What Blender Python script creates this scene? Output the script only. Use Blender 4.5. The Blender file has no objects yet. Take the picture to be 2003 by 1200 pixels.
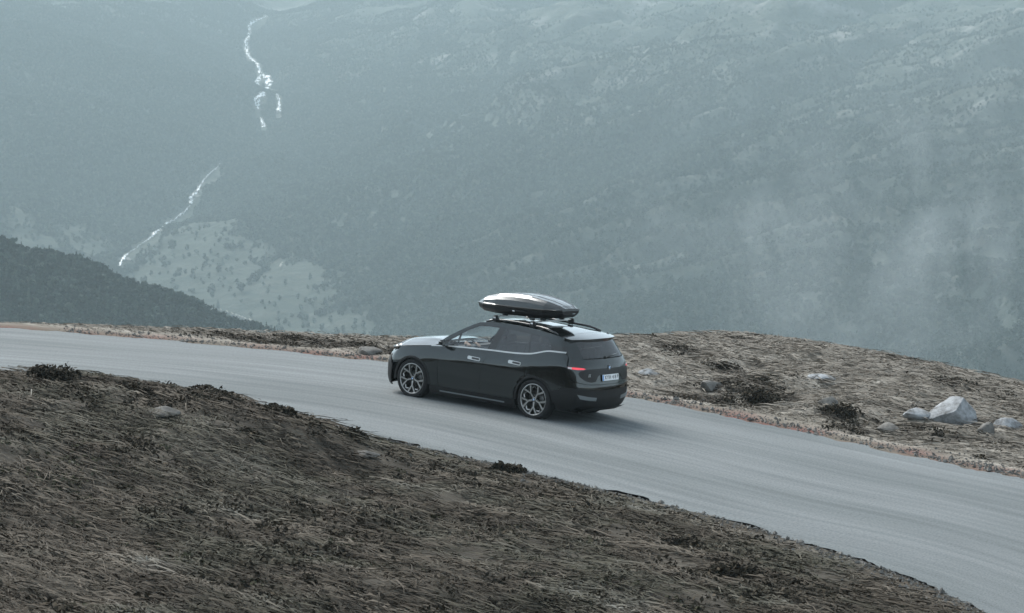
import bpy, bmesh, math, random
import numpy as np
from mathutils import Vector, Matrix, noise as mnoise
from mathutils.geometry import delaunay_2d_cdt

sc = bpy.context.scene
COL = sc.collection
random.seed(7)
rng = np.random.default_rng(7)

# ---------------------------------------------------------------- camera, sky, sun, exposure
# world frame: the car stands at the origin on the road, x = its heading, y = its left, z = up
CAM_POS = Vector((-28.5237, 37.3355, 6.7969))
CAM_RIGHT = Vector((-0.78987, -0.60956, 0.06740))
CAM_UP = Vector((0.11579, -0.04030, 0.99246))
CAM_FWD = Vector((0.60225, -0.79171, -0.10242))
cam_data = bpy.data.cameras.new('camera')
cam = bpy.data.objects.new('camera', cam_data)
COL.objects.link(cam)
_m = Matrix((CAM_RIGHT, CAM_UP, -CAM_FWD)).transposed().to_4x4()
_m.translation = CAM_POS
cam.matrix_world = _m
cam_data.lens = 85.0
cam_data.sensor_width = 36.0
cam_data.clip_start = 0.5
cam_data.clip_end = 20000.0
cam_data.dof.use_dof = True
cam_data.dof.focus_distance = 46.5
cam_data.dof.aperture_fstop = 5.0
sc.camera = cam

SUN_ELEV, SUN_AZ = 40.0, -15.0          # azimuth measured from +x towards +y
world = bpy.data.worlds.new('World')
sc.world = world
world.use_nodes = True
wn = world.node_tree
wn.nodes.clear()
w_out = wn.nodes.new('ShaderNodeOutputWorld')
w_bg = wn.nodes.new('ShaderNodeBackground')
w_sky = wn.nodes.new('ShaderNodeTexSky')
w_sky.sky_type = 'NISHITA'
w_sky.sun_disc = False
w_sky.sun_elevation = math.radians(SUN_ELEV)
w_sky.sun_rotation = math.radians(90.0 - SUN_AZ)
w_sky.altitude = 800
w_sky.air_density = 1.0
w_sky.dust_density = 1.5
w_sky.ozone_density = 1.0
w_bg.inputs['Strength'].default_value = 0.085
# overcast: cloud takes most of the blue out of the sky light
w_bw = wn.nodes.new('ShaderNodeRGBToBW')
w_tint = wn.nodes.new('ShaderNodeMix'); w_tint.data_type = 'RGBA'; w_tint.blend_type = 'MULTIPLY'
w_tint.inputs['Factor'].default_value = 1.0
w_tint.inputs['B'].default_value = (0.90, 0.99, 1.07, 1)
w_mix = wn.nodes.new('ShaderNodeMix'); w_mix.data_type = 'RGBA'
w_mix.inputs['Factor'].default_value = 0.78
wn.links.new(w_sky.outputs[0], w_bw.inputs[0])
wn.links.new(w_bw.outputs[0], w_tint.inputs['A'])
wn.links.new(w_sky.outputs[0], w_mix.inputs['A'])
wn.links.new(w_tint.outputs['Result'], w_mix.inputs['B'])
# an even cloud deck over it
w_deck = wn.nodes.new('ShaderNodeMix'); w_deck.data_type = 'RGBA'
w_deck.inputs['Factor'].default_value = 0.55
w_deck.inputs['B'].default_value = (2.12, 2.40, 2.66, 1)
wn.links.new(w_mix.outputs['Result'], w_deck.inputs['A'])
wn.links.new(w_deck.outputs['Result'], w_bg.inputs[0])
wn.links.new(w_bg.outputs[0], w_out.inputs[0])

sun_data = bpy.data.lights.new('sun', 'SUN')
sun_data.energy = 1.5
sun_data.angle = math.radians(34)
sun_data.color = (1.0, 0.96, 0.90)
sun = bpy.data.objects.new('sun', sun_data)
COL.objects.link(sun)
_d = Vector((math.cos(math.radians(SUN_AZ)) * math.cos(math.radians(SUN_ELEV)),
             math.sin(math.radians(SUN_AZ)) * math.cos(math.radians(SUN_ELEV)),
             math.sin(math.radians(SUN_ELEV))))
sun.rotation_euler = _d.to_track_quat('Z', 'Y').to_euler()
sun.location = (0, 0, 80)

vs = sc.view_settings
vs.view_transform = 'Standard'
vs.look = 'None'
vs.exposure = 2.1
vs.gamma = 1.0
vs.use_curve_mapping = False
sc.cycles.use_denoising = True
sc.cycles.max_bounces = 8
sc.cycles.transparent_max_bounces = 12
sc.cycles.volume_bounces = 1

# ---------------------------------------------------------------- helpers
def tag(o, label=None, cat=None, group=None, kind=None):
    if label: o['label'] = label
    if cat: o['category'] = cat
    if group: o['group'] = group
    if kind: o['kind'] = kind
    return o

def empty(name, loc=(0, 0, 0), parent=None):
    o = bpy.data.objects.new(name, None)
    o.empty_display_size = 0.3
    COL.objects.link(o)
    o.location = loc
    o.parent = parent
    return o

def link(name, me, mat=None, parent=None):
    o = bpy.data.objects.new(name, me)
    COL.objects.link(o)
    if mat is not None and len(me.materials) == 0:
        me.materials.append(mat)
    o.parent = parent
    return o

def mesh_obj(name, verts, faces, mat=None, parent=None, smooth=True):
    me = bpy.data.meshes.new(name)
    me.from_pydata([tuple(v) for v in verts], [], faces)
    if smooth:
        me.polygons.foreach_set('use_smooth', [True] * len(me.polygons))
    me.update()
    return link(name, me, mat, parent)

def bm_obj(name, bm, mat=None, parent=None, smooth=True, angle=None):
    me = bpy.data.meshes.new(name)
    bm.normal_update()
    bm.to_mesh(me)
    bm.free()
    if smooth:
        me.polygons.foreach_set('use_smooth', [True] * len(me.polygons))
    if angle is not None:
        me.set_sharp_from_angle(angle=math.radians(angle))
    return link(name, me, mat, parent)

def numpy_mesh(name, verts, tris):
    """verts (n,3), tris (m,3) numpy arrays -> mesh, fast"""
    me = bpy.data.meshes.new(name)
    n, m = len(verts), len(tris)
    me.vertices.add(n)
    me.vertices.foreach_set('co', np.ascontiguousarray(verts, dtype=np.float32).ravel())
    k = tris.shape[1]
    me.loops.add(m * k)
    me.loops.foreach_set('vertex_index', np.ascontiguousarray(tris, dtype=np.int32).ravel())
    me.polygons.add(m)
    me.polygons.foreach_set('loop_start', np.arange(0, m * k, k, dtype=np.int32))
    me.polygons.foreach_set('use_smooth', np.ones(m, dtype=bool))
    me.update(calc_edges=True)
    return me

class Nodes:
    """thin wrapper to write node trees tersely"""
    def __init__(self, mat):
        self.t = mat.node_tree
    def new(self, kind, **kw):
        n = self.t.nodes.new(kind)
        for k, v in kw.items():
            setattr(n, k, v)
        return n
    def link(self, a, b):
        self.t.links.new(a, b)

def material(name, base=(0.5, 0.5, 0.5), rough=0.5, metal=0.0, coat=0.0, coat_rough=0.03,
             spec=0.5, emission=None, estr=0.0):
    m = bpy.data.materials.new(name)
    m.use_nodes = True
    b = m.node_tree.nodes['Principled BSDF']
    b.inputs['Base Color'].default_value = (*base, 1)
    b.inputs['Roughness'].default_value = rough
    b.inputs['Metallic'].default_value = metal
    b.inputs['Coat Weight'].default_value = coat
    b.inputs['Coat Roughness'].default_value = coat_rough
    b.inputs['Specular IOR Level'].default_value = spec
    if emission:
        b.inputs['Emission Color'].default_value = (*emission, 1)
        b.inputs['Emission Strength'].default_value = estr
    return m

def ramp(N, fac, stops):
    r = N.new('ShaderNodeValToRGB')
    el = r.color_ramp.elements
    while len(el) > 1:
        el.remove(el[-1])
    el[0].position = stops[0][0]
    el[0].color = (*stops[0][1], 1)
    for p, c in stops[1:]:
        e = el.new(p)
        e.color = (*c, 1)
    N.link(fac, r.inputs[0])
    return r.outputs[0]

def interp(x, xs, ys):
    """monotone cubic interpolation"""
    xs = np.asarray(xs, float); ys = np.asarray(ys, float)
    h = np.diff(xs); d = np.diff(ys) / h
    m = np.zeros_like(xs); m[0] = d[0]; m[-1] = d[-1]
    for i in range(1, len(xs) - 1):
        if d[i - 1] * d[i] > 0:
            m[i] = (h[i - 1] + h[i]) * 3 / ((2 * h[i] + h[i - 1]) / d[i - 1] + (h[i] + 2 * h[i - 1]) / d[i])
    x = np.clip(np.asarray(x, float), xs[0], xs[-1])
    i = np.clip(np.searchsorted(xs, x) - 1, 0, len(xs) - 2)
    t = (x - xs[i]) / h[i]
    return ((2 * t**3 - 3 * t**2 + 1) * ys[i] + (t**3 - 2 * t**2 + t) * h[i] * m[i]
            + (-2 * t**3 + 3 * t**2) * ys[i + 1] + (t**3 - t**2) * h[i] * m[i + 1])

def sstep(a, b, x):
    t = np.clip((np.asarray(x, float) - a) / (b - a), 0, 1)
    return t * t * (3 - 2 * t)
# ---------------------------------------------------------------- noise
_perm = np.random.default_rng(3).permutation(4096)
def _hash(ix, iy):
    return _perm[(_perm[ix & 4095] + iy) & 4095]
def perlin(x, y):
    x = np.asarray(x, float); y = np.asarray(y, float)
    ix = np.floor(x).astype(np.int64); iy = np.floor(y).astype(np.int64)
    fx, fy = x - ix, y - iy
    u, v = fx**3 * (fx * (fx * 6 - 15) + 10), fy**3 * (fy * (fy * 6 - 15) + 10)
    def g(cx, cy, dx, dy):
        a = _hash(cx, cy) * (2 * math.pi / 4096)
        return np.cos(a) * dx + np.sin(a) * dy
    n00 = g(ix, iy, fx, fy); n10 = g(ix + 1, iy, fx - 1, fy)
    n01 = g(ix, iy + 1, fx, fy - 1); n11 = g(ix + 1, iy + 1, fx - 1, fy - 1)
    return 1.45 * ((n00 * (1 - u) + n10 * u) * (1 - v) + (n01 * (1 - u) + n11 * u) * v)
def fbm(x, y, octaves=5, gain=.5, lac=2.03):
    a, s, f = 1.0, 0.0, 1.0
    for o in range(octaves):
        s = s + a * perlin(x * f + 17.3 * o, y * f - 9.1 * o)
        a *= gain; f *= lac
    return s

# ---------------------------------------------------------------- road line: far kerb and near kerb, matched pairs
PAIRS = [((40, 30), (30, 38)), ((30, 19), (22, 27)), ((22, 10), (15, 17.5)), ((17, 4.9), (10.5, 11.8)), ((13.24, 1.35), (7, 8.6)), ((9.26, -1.13), (4, 6.6)),
         ((5.33, -2.82), (1.5, 5.7)), ((2.4, -3.45), (-.2, 5.3)), ((-.5, -3.61), (-1.9, 5.2)), ((-4.22, -3.09), (-5.2, 5.55)), ((-8.01, -2.31), (-9, 6.11)),
         ((-10.22, -2.0), (-12.2, 7.12)), ((-13, -1.3), (-14.4, 8.31)), ((-17, .3), (-16.8, 10.4)), ((-22, 3.5), (-20, 13.5)), ((-32, 12), (-28, 21))]
def catmull(P, n):
    P = np.asarray(P, float)
    Q = np.vstack([2 * P[0] - P[1], P, 2 * P[-1] - P[-2]])
    t = np.linspace(0, len(P) - 1 - 1e-9, n)
    i = t.astype(int); u = (t - i)[:, None]
    p0, p1, p2, p3 = Q[i], Q[i + 1], Q[i + 2], Q[i + 3]
    return .5 * (2 * p1 + (-p0 + p2) * u + (2 * p0 - 5 * p1 + 4 * p2 - p3) * u**2 + (-p0 + 3 * p1 - 3 * p2 + p3) * u**3)
FE = catmull([p[0] for p in PAIRS], 420)
NE = catmull([p[1] for p in PAIRS], 420)
CREST = catmull([(60, 50), (34, 20), (22, 8.0), (16, 3.0), (13.8, .85), (11.5, -1.8), (9.9, -3.4), (7.7, -5.6), (5.3, -7.6), (3.5, -9.2), (2.76, -10.6), (2.2, -12.3), (1.0, -12.9),
                 (-1.2, -12.6), (-3.6, -11.8), (-6, -10.8), (-9, -9.9), (-14, -9.4), (-25, -9), (-60, 0)], 420)
def poly_dist(P, x, y):
    """signed distance to a polyline: positive on its left side; also the nearest index"""
    x = np.asarray(x, float).ravel(); y = np.asarray(y, float).ravel()
    best = np.full(x.shape, 1e18); idx = np.zeros(x.shape, int)
    out = np.zeros(x.shape)
    step = 20000
    st = 2 if len(x) > 3000 else 1
    P = P[::st]
    T = np.gradient(P, axis=0)
    T /= np.linalg.norm(T, axis=1)[:, None]
    for a in range(0, len(x), step):
        dx = x[a:a + step, None] - P[None, :, 0]; dy = y[a:a + step, None] - P[None, :, 1]
        k = (dx * dx + dy * dy).argmin(1)
        r = np.arange(len(k))
        ddx, ddy = dx[r, k], dy[r, k]
        tx, ty = T[k, 0], T[k, 1]
        along = np.clip(ddx * tx + ddy * ty, -.3, .3)
        ddx2, ddy2 = ddx - along * tx, ddy - along * ty
        s = tx * ddy - ty * ddx
        out[a:a + step] = np.sign(s) * np.sqrt(ddx2**2 + ddy2**2)
        idx[a:a + step] = k * st
    return out, idx

def heath_height(x, y, detail=True):
    """ground round the road. returns z, near-bank distance, far-verge distance"""
    shp = np.shape(x)
    x = np.asarray(x, float).ravel(); y = np.asarray(y, float).ravel()
    sF, _ = poly_dist(FE, x, y)          # > 0 beyond the far kerb
    sN, _ = poly_dist(NE, x, y)          # < 0 on the near bank
    sC, _ = poly_dist(CREST, x, y)       # > 0 over the edge, towards the valley
    eN = np.where(sN < 0, -sN, 0.0) * (sF < 0)
    eF = np.where(sF > 0, sF, 0.0)
    z = np.full(x.shape, -.07)
    # near bank: a hummocky heath that hides the inner kerb on the left and levels out on the right
    A = interp(x, [-14, -8, -5, -2.5, 0, 3, 6, 10, 16], [.10, .10, .22, .68, .94, .86, .76, .76, .8])
    bank = A * sstep(.15, 3.4, eN) + .062
    bank = bank + .030 * np.maximum(eN - 3, 0) + .0042 * np.maximum(eN - 10, 0)**2
    big = fbm(x * .23 + 4, y * .23, 3)
    small = fbm(x * 1.1, y * 1.1 + 7, 4)
    mid = fbm(x * .55 - 3, y * .55 + 2, 2)
    amp = sstep(.2, 2.0, eN)
    bank = bank + amp * (.13 * big + .10 * mid + .06 * small)
    bank = np.where(eN > 34, A + 2.0 + .93 + .030 * 31 - .93 + .0042 * 24**2 - 2.0 + .13 * (eN - 34) * 0.6 + 1.5 * big * sstep(34, 80, eN), bank)  # unseen slope behind the camera, shaped for reflections in the car's side
    # outer side: verge, knoll, then over the edge
    hc = interp(x, [-20, -10, -6, 2.5, 4.2, 6, 9, 14, 20], [.40, .52, .57, .57, .42, .24, .10, .08, .05])
    dC = np.abs(sC)
    k = eF / (eF + dC + 1e-6)
    knoll = .062 + (hc - .07) * sstep(.05, .85, k)
    ampF = sstep(.4, 2.0, eF) * sstep(0, 2.2, dC)
    knoll = knoll + ampF * (.14 * mid + .09 * small + .04 * big)
    drop = hc + .03 * mid - (np.sqrt((.78 * dC)**2 + .25) - .5) + 1.2 * np.minimum(dC / 30, 1) * big
    over = (sC > 0) & (sF > 0)
    z = np.where(eN > 0, z + bank, z)
    z = np.where((eF > 0) & ~over, z + knoll, z)
    z = np.where(over, z + drop, z)
    z = np.maximum(z, -330)
    return z.reshape(shp), eN.reshape(shp), eF.reshape(shp), over.reshape(shp)

def axis_coords(lo, hi, step, far, growth=1.16):
    core = list(np.arange(lo, hi + 1e-6, step))
    a, s = lo, step
    left = []
    while a > -far:
        s *= growth; a -= s; left.append(a)
    b, s = hi, step
    right = []
    while b < far:
        s *= growth; b += s; right.append(b)
    return np.array(left[::-1] + core + right)

# ---------------------------------------------------------------- ground sheet
gx = axis_coords(-24, 20, .14, 700)
gy = axis_coords(-17, 25, .14, 700)
GX, GY = np.meshgrid(gx, gy, indexing='ij')
GZ, GEN, GEF, GOV = heath_height(GX, GY)
nx, ny = len(gx), len(gy)
ii, jj = np.meshgrid(np.arange(nx - 1), np.arange(ny - 1), indexing='ij')
a_ = (ii * ny + jj).ravel()
quads = np.stack([a_, a_ + ny, a_ + ny + 1, a_ + 1], 1)
me = numpy_mesh('ground', np.stack([GX.ravel(), GY.ravel(), GZ.ravel()], 1), quads)
def add_attr(me, name, vals):
    at_ = me.attributes.new(name, 'FLOAT', 'POINT')
    at_.data.foreach_set('value', np.asarray(vals, np.float32).ravel())
add_attr(me, 'outer', (GEF > 0).astype(float))
add_attr(me, 'verge', np.where(GEF > 0, GEF, np.where(GEN > 0, GEN, 0)))

GROUND = bpy.data.materials.new('heath')
GROUND.use_nodes = True
N = Nodes(GROUND)
b = GROUND.node_tree.nodes['Principled BSDF']
b.inputs['Roughness'].default_value = .95
b.inputs['Specular IOR Level'].default_value = .15
geo = N.new('ShaderNodeNewGeometry')
mp = N.new('ShaderNodeMapping')
N.link(geo.outputs['Position'], mp.inputs[0])
mp.inputs['Scale'].default_value = (.30, 1.7, 1.7)
n1 = N.new('ShaderNodeTexNoise'); n1.inputs['Scale'].default_value = 1.1; n1.inputs['Detail'].default_value = 9; n1.inputs['Roughness'].default_value = .66
N.link(mp.outputs[0], n1.inputs['Vector'])
dark = ramp(N, n1.outputs['Fac'], [(.30, (.016, .014, .011)), (.45, (.042, .037, .030)), (.56, (.070, .062, .051)), (.70, (.13, .118, .10))])
dry = ramp(N, n1.outputs['Fac'], [(.28, (.075, .066, .054)), (.42, (.18, .165, .140)), (.55, (.27, .25, .22)), (.72, (.40, .38, .34))])
at = N.new('ShaderNodeAttribute', attribute_name='outer')
mx = N.new('ShaderNodeMix', data_type='RGBA')
N.link(at.outputs['Fac'], mx.inputs['Factor']); N.link(dark, mx.inputs['A']); N.link(dry, mx.inputs['B'])
# reddish gravelly verge beside the outer kerb
av = N.new('ShaderNodeAttribute', attribute_name='verge')
n2 = N.new('ShaderNodeTexNoise'); n2.inputs['Scale'].default_value = .8; n2.inputs['Detail'].default_value = 4
N.link(geo.outputs['Position'], n2.inputs['Vector'])
red = ramp(N, n2.outputs['Fac'], [(.42, (.13, .112, .092)), (.58, (.135, .085, .070)), (.70, (.16, .066, .058))])
mr = N.new('ShaderNodeMapRange'); mr.inputs['From Min'].default_value = .35; mr.inputs['From Max'].default_value = .95
mr.inputs['To Min'].default_value = 1; mr.inputs['To Max'].default_value = 0
N.link(av.outputs['Fac'], mr.inputs['Value'])
mm = N.new('ShaderNodeMath', operation='MULTIPLY'); N.link(mr.outputs[0], mm.inputs[0]); N.link(at.outputs['Fac'], mm.inputs[1])
mx2 = N.new('ShaderNodeMix', data_type='RGBA')
N.link(mm.outputs[0], mx2.inputs['Factor']); N.link(mx.outputs['Result'], mx2.inputs['A']); N.link(red, mx2.inputs['B'])
N.link(mx2.outputs['Result'], b.inputs['Base Color'])
bump = N.new('ShaderNodeBump'); bump.inputs['Strength'].default_value = .9; bump.inputs['Distance'].default_value = .06
n3 = N.new('ShaderNodeTexNoise'); n3.inputs['Scale'].default_value = 7; n3.inputs['Detail'].default_value = 6
N.link(mp.outputs[0], n3.inputs['Vector'])
N.link(n3.outputs['Fac'], bump.inputs['Height']); N.link(bump.outputs[0], b.inputs['Normal'])
tag(link('ground', me, GROUND), kind='structure')

# ---------------------------------------------------------------- road
nv = 25
mid_ = (FE + NE) / 2
s_arc = np.concatenate([[0], np.cumsum(np.linalg.norm(np.diff(mid_, axis=0), axis=1))])
RV, RUV = [], []
for i in range(len(FE)):
    wdt = np.linalg.norm(NE[i] - FE[i])
    for j in range(nv):
        t = j / (nv - 1)
        p = FE[i] * (1 - t) + NE[i] * t
        rag = .24 * float(fbm(np.array([s_arc[i] * .9]), np.array([3.0 if j == 0 else 9.0]), 4, .65)[0]) if j in (0, nv - 1) else 0
        dirv = (FE[i] - NE[i]) / wdt
        p = p + dirv * (rag if j == 0 else -rag)
        crown = .035 * (1 - (2 * t - 1)**2)
        RV.append((p[0], p[1], crown - (.012 if j in (0, nv - 1) else 0)))
        RUV.append((s_arc[i], t * wdt))
ii, jj = np.meshgrid(np.arange(len(FE) - 1), np.arange(nv - 1), indexing='ij')
a_ = (ii * nv + jj).ravel()
quads = np.stack([a_, a_ + 1, a_ + nv + 1, a_ + nv], 1)
me = numpy_mesh('road', np.array(RV), quads)
uv = me.uv_layers.new(name='along')
lv_ = np.zeros(len(me.loops), np.int32); me.loops.foreach_get('vertex_index', lv_)
uv.data.foreach_set('uv', np.array(RUV, np.float32)[lv_].ravel())
ASPH = bpy.data.materials.new('asphalt')
ASPH.use_nodes = True
N = Nodes(ASPH)
b = ASPH.node_tree.nodes['Principled BSDF']
b.inputs['Roughness'].default_value = .88
b.inputs['Specular IOR Level'].default_value = .22
uvn = N.new('ShaderNodeUVMap', uv_map='along')
mpa = N.new('ShaderNodeMapping'); mpa.inputs['Scale'].default_value = (.09, 2.2, 1)
N.link(uvn.outputs[0], mpa.inputs[0])
na = N.new('ShaderNodeTexNoise'); na.inputs['Scale'].default_value = 1.6; na.inputs['Detail'].default_value = 7; na.inputs['Roughness'].default_value = .6
N.link(mpa.outputs[0], na.inputs['Vector'])
mpb = N.new('ShaderNodeMapping'); mpb.inputs['Scale'].default_value = (.12, .55, 1)
N.link(uvn.outputs[0], mpb.inputs[0])
nb = N.new('ShaderNodeTexNoise'); nb.inputs['Scale'].default_value = 1.0; nb.inputs['Detail'].default_value = 3
N.link(mpb.outputs[0], nb.inputs['Vector'])
nc = N.new('ShaderNodeTexNoise'); nc.inputs['Scale'].default_value = 22; nc.inputs['Detail'].default_value = 4
N.link(uvn.outputs[0], nc.inputs['Vector'])
base = ramp(N, na.outputs['Fac'], [(.28, (.110, .124, .131)), (.50, (.145, .161, .168)), (.72, (.180, .197, .205))])
patchy = ramp(N, nb.outputs['Fac'], [(.36, (.78, .80, .80)), (.58, (1, 1, 1))])
grit = ramp(N, nc.outputs['Fac'], [(.3, (.72, .72, .72)), (.5, (1, 1, 1)), (.7, (1.16, 1.16, 1.16))])
m1 = N.new('ShaderNodeMix', data_type='RGBA', blend_type='MULTIPLY'); m1.inputs['Factor'].default_value = 1
N.link(base, m1.inputs['A']); N.link(patchy, m1.inputs['B'])
m2 = N.new('ShaderNodeMix', data_type='RGBA', blend_type='MULTIPLY'); m2.inputs['Factor'].default_value = 1
N.link(m1.outputs['Result'], m2.inputs['A']); N.link(grit, m2.inputs['B'])
N.link(m2.outputs['Result'], b.inputs['Base Color'])
bu = N.new('ShaderNodeBump'); bu.inputs['Strength'].default_value = .35; bu.inputs['Distance'].default_value = .01
N.link(nc.outputs['Fac'], bu.inputs['Height']); N.link(bu.outputs[0], b.inputs['Normal'])
tag(link('road', me, ASPH), kind='structure')
# ---------------------------------------------------------------- the valley and the far mountainside
# local frame of the far land: r = to the right, d = away from the look-out, z = up
FH = Vector((CAM_FWD.x, CAM_FWD.y)).normalized()
RH = Vector((FH.y, -FH.x))
OX, OY = CAM_POS.x, CAM_POS.y
def far_to_world(r, d):
    return OX + RH.x * r + FH.x * d, OY + RH.y * r + FH.y * d
CRD = [1200, 1600, 1750, 2050, 2350, 2700, 3050, 3400, 4200]
CRW = [-95, -75, -53, -26, 18, -5, -55, -40, -40]
def rib_noise(r, d):
    dr, dd = r + 150, d - 1430
    phi = np.arctan2(dd, dr); rho = np.hypot(dr, dd)
    w = .10 * fbm(r / 170, d / 170, 3)
    return fbm((phi + w) * 5.5 + 3, rho / 900 + 1.5, 2, .55), fbm((phi + w) * 17, rho / 420 + 4, 3, .55), rho
def rib_relief(r, d):
    a, c, rho = rib_noise(r, d)
    return (25 * a + 13 * c) * np.clip(rho / 420, .15, 1.3)
def far_height(r, d, detail=True):
    r = np.asarray(r, float); d = np.asarray(d, float)
    w = interp(d, CRD, CRW)
    rr = r - w + 26 * fbm(r / 330 + 5, d / 330, 3)
    zr = -363 + .25 * rr + .15 * d
    zl = -437 - .15 * rr + .14 * d
    k = 8.0
    z = k * np.logaddexp(zr / k, zl / k)
    fl = -186 + .012 * (d - 1500) + .02 * (r + 150)
    z = 10 * np.logaddexp(z / 10, fl / 10)
    if detail:
        # ribs and gullies fan out up the right flank from the valley mouth; knolls elsewhere
        right = sstep(-30, 120, zr - zl)
        z = z + right * rib_relief(r, d) * sstep(-175, -110, z)
        z = z - 18 * np.exp(-((zl - zr - 14) / 18)**2) * sstep(-170, -120, z)
        z = z + (1 - right) * 14 * fbm(r / 150, d / 170, 4) * sstep(-175, -120, z)
        z = z + 4 * fbm(r / 60 + 3, d / 60, 3) * sstep(-185, -150, z)
        # barer, terraced shoulders high on the right
        hi = right * sstep(-60, 60, z)
        z = z + hi * 8 * fbm(r / 190, d / 50, 4)
    return z
def spur_height(r, d):
    """the nearer wooded spur on the left"""
    crest = interp(r, [-300, -220, -170, -152, -133, -117, -100, -82, -66, -46, -13, 40], [-54, -60, -66.5, -70, -76, -81.5, -87.5, -94, -99.5, -108, -130, -166])
    return crest - .36 * np.abs(d - 800 - .25 * (r + 130)) + 1.6 * fbm(r / 30, d / 30, 3)

def grid_mesh(name, r0, r1, nr, d0, d1, nd, f):
    R_, D_ = np.meshgrid(np.linspace(r0, r1, nr), np.linspace(d0, d1, nd), indexing='ij')
    Z_ = f(R_, D_)
    X_, Y_ = far_to_world(R_, D_)
    ii, jj = np.meshgrid(np.arange(nr - 1), np.arange(nd - 1), indexing='ij')
    a_ = (ii * nd + jj).ravel()
    q = np.stack([a_, a_ + nd, a_ + nd + 1, a_ + 1], 1)
    return numpy_mesh(name, np.stack([X_.ravel(), Y_.ravel(), Z_.ravel()], 1), q)

def pixel_ray(px, py):
    f = 85.0 / 36.0 * 2003.0
    v = CAM_RIGHT * ((px - 1001.5) / f) - CAM_UP * ((py - 600.0) / f) + CAM_FWD
    hd = v.x * FH.x + v.y * FH.y
    hr = v.x * RH.x + v.y * RH.y
    return hr / hd, v.z / hd
_dd = np.arange(900.0, 4400.0, 4.0)
def on_mountain(px, py):
    """where the line of sight through a photo point meets the mountainside: (r, d, z)"""
    a, e = pixel_ray(px, py)
    zt = far_height(a * _dd, _dd)
    zr = CAM_POS.z + e * _dd
    k = int(np.argmax(zt > zr))
    d = _dd[k]
    return a * d, d, float(zt[k])

MOUNT = bpy.data.materials.new('mountainside')
MOUNT.use_nodes = True
N = Nodes(MOUNT)
b = MOUNT.node_tree.nodes['Principled BSDF']
b.inputs['Roughness'].default_value = .95
b.inputs['Specular IOR Level'].default_value = .1
geo = N.new('ShaderNodeNewGeometry')
mp = N.new('ShaderNodeMapping'); mp.vector_type = 'POINT'
# run the streaks down the fall line
mp.inputs['Rotation'].default_value = (0, 0, -math.atan2(FH.y * .55 + RH.y * .83, FH.x * .55 + RH.x * .83))
N.link(geo.outputs['Position'], mp.inputs[0])
mp2 = N.new('ShaderNodeMapping'); mp2.inputs['Scale'].default_value = (.006, .034, .03)
N.link(mp.outputs[0], mp2.inputs[0])
ns = N.new('ShaderNodeTexNoise'); ns.inputs['Scale'].default_value = 1; ns.inputs['Detail'].default_value = 10; ns.inputs['Roughness'].default_value = .68
N.link(mp2.outputs[0], ns.inputs['Vector'])
nf = N.new('ShaderNodeTexNoise'); nf.inputs['Scale'].default_value = .055; nf.inputs['Detail'].default_value = 8; nf.inputs['Roughness'].default_value = .7
N.link(geo.outputs['Position'], nf.inputs['Vector'])
grass = ramp(N, nf.outputs['Fac'], [(.35, (.040, .052, .046)), (.5, (.062, .075, .065)), (.66, (.096, .105, .094))])
rock = ramp(N, ns.outputs['Fac'], [(.53, (0, 0, 0)), (.60, (.35, .35, .35)), (.70, (1, 1, 1))])
rockc = ramp(N, nf.outputs['Fac'], [(.35, (.16, .16, .155)), (.65, (.38, .38, .37))])
sep = N.new('ShaderNodeSeparateXYZ'); N.link(geo.outputs['Position'], sep.inputs[0])
hm = N.new('ShaderNodeMapRange'); hm.inputs['From Min'].default_value = -150; hm.inputs['From Max'].default_value = 60
hm.inputs['To Min'].default_value = .12; hm.inputs['To Max'].default_value = .9
N.link(sep.outputs['Z'], hm.inputs['Value'])
mu = N.new('ShaderNodeMath', operation='MULTIPLY'); N.link(rock, mu.inputs[0]); N.link(hm.outputs[0], mu.inputs[1])
mx = N.new('ShaderNodeMix', data_type='RGBA'); N.link(mu.outputs[0], mx.inputs['Factor']); N.link(grass, mx.inputs['A']); N.link(rockc, mx.inputs['B'])
mead = ramp(N, nf.outputs['Fac'], [(.35, (.032, .047, .041)), (.5, (.053, .069, .059)), (.66, (.080, .091, .078))])
am = N.new('ShaderNodeAttribute', attribute_name='meadow')
mxm = N.new('ShaderNodeMix', data_type='RGBA'); N.link(am.outputs['Fac'], mxm.inputs['Factor']); N.link(mx.outputs['Result'], mxm.inputs['A']); N.link(mead, mxm.inputs['B'])
N.link(mxm.outputs['Result'], b.inputs['Base Color'])
bu = N.new('ShaderNodeBump'); bu.inputs['Strength'].default_value = 1.0; bu.inputs['Distance'].default_value = 6
ad = N.new('ShaderNodeMath', operation='ADD'); N.link(ns.outputs['Fac'], ad.inputs[0]); N.link(nf.outputs['Fac'], ad.inputs[1])
N.link(ad.outputs[0], bu.inputs['Height']); N.link(bu.outputs[0], b.inputs['Normal'])

def in_field(R_, D_, pix, wob=10):
    P = np.array([on_mountain(*q)[:2] for q in pix])
    wx = R_ + wob * 1.5 * fbm(R_ / 40, D_ / 60, 5, .65); wy = D_ + wob * 4 * fbm(R_ / 40 + 7, D_ / 60, 5, .65)
    c = np.zeros(np.shape(R_), bool)
    j = len(P) - 1
    for i in range(len(P)):
        xi, yi, xj, yj = P[i, 0], P[i, 1], P[j, 0], P[j, 1]
        c ^= ((yi > wy) != (yj > wy)) & (wx < (xj - xi) * (wy - yi) / (yj - yi + 1e-9) + xi)
        j = i
    return c
FIELDS = [([(240, 560), (255, 520), (300, 470), (345, 432), (420, 428), (470, 455), (540, 505), (640, 520), (700, 560), (690, 600), (760, 660), (640, 690), (400, 690)], 10),
          ([(5, 440), (10, 405), (60, 395), (80, 425), (60, 455)], 6), ([(90, 470), (100, 450), (190, 445), (205, 490), (140, 497)], 6),
          ([(190, 428), (235, 422), (245, 452), (200, 450)], 5), ([(0, 480), (30, 450), (95, 470), (110, 500), (20, 510)], 6)]
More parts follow.
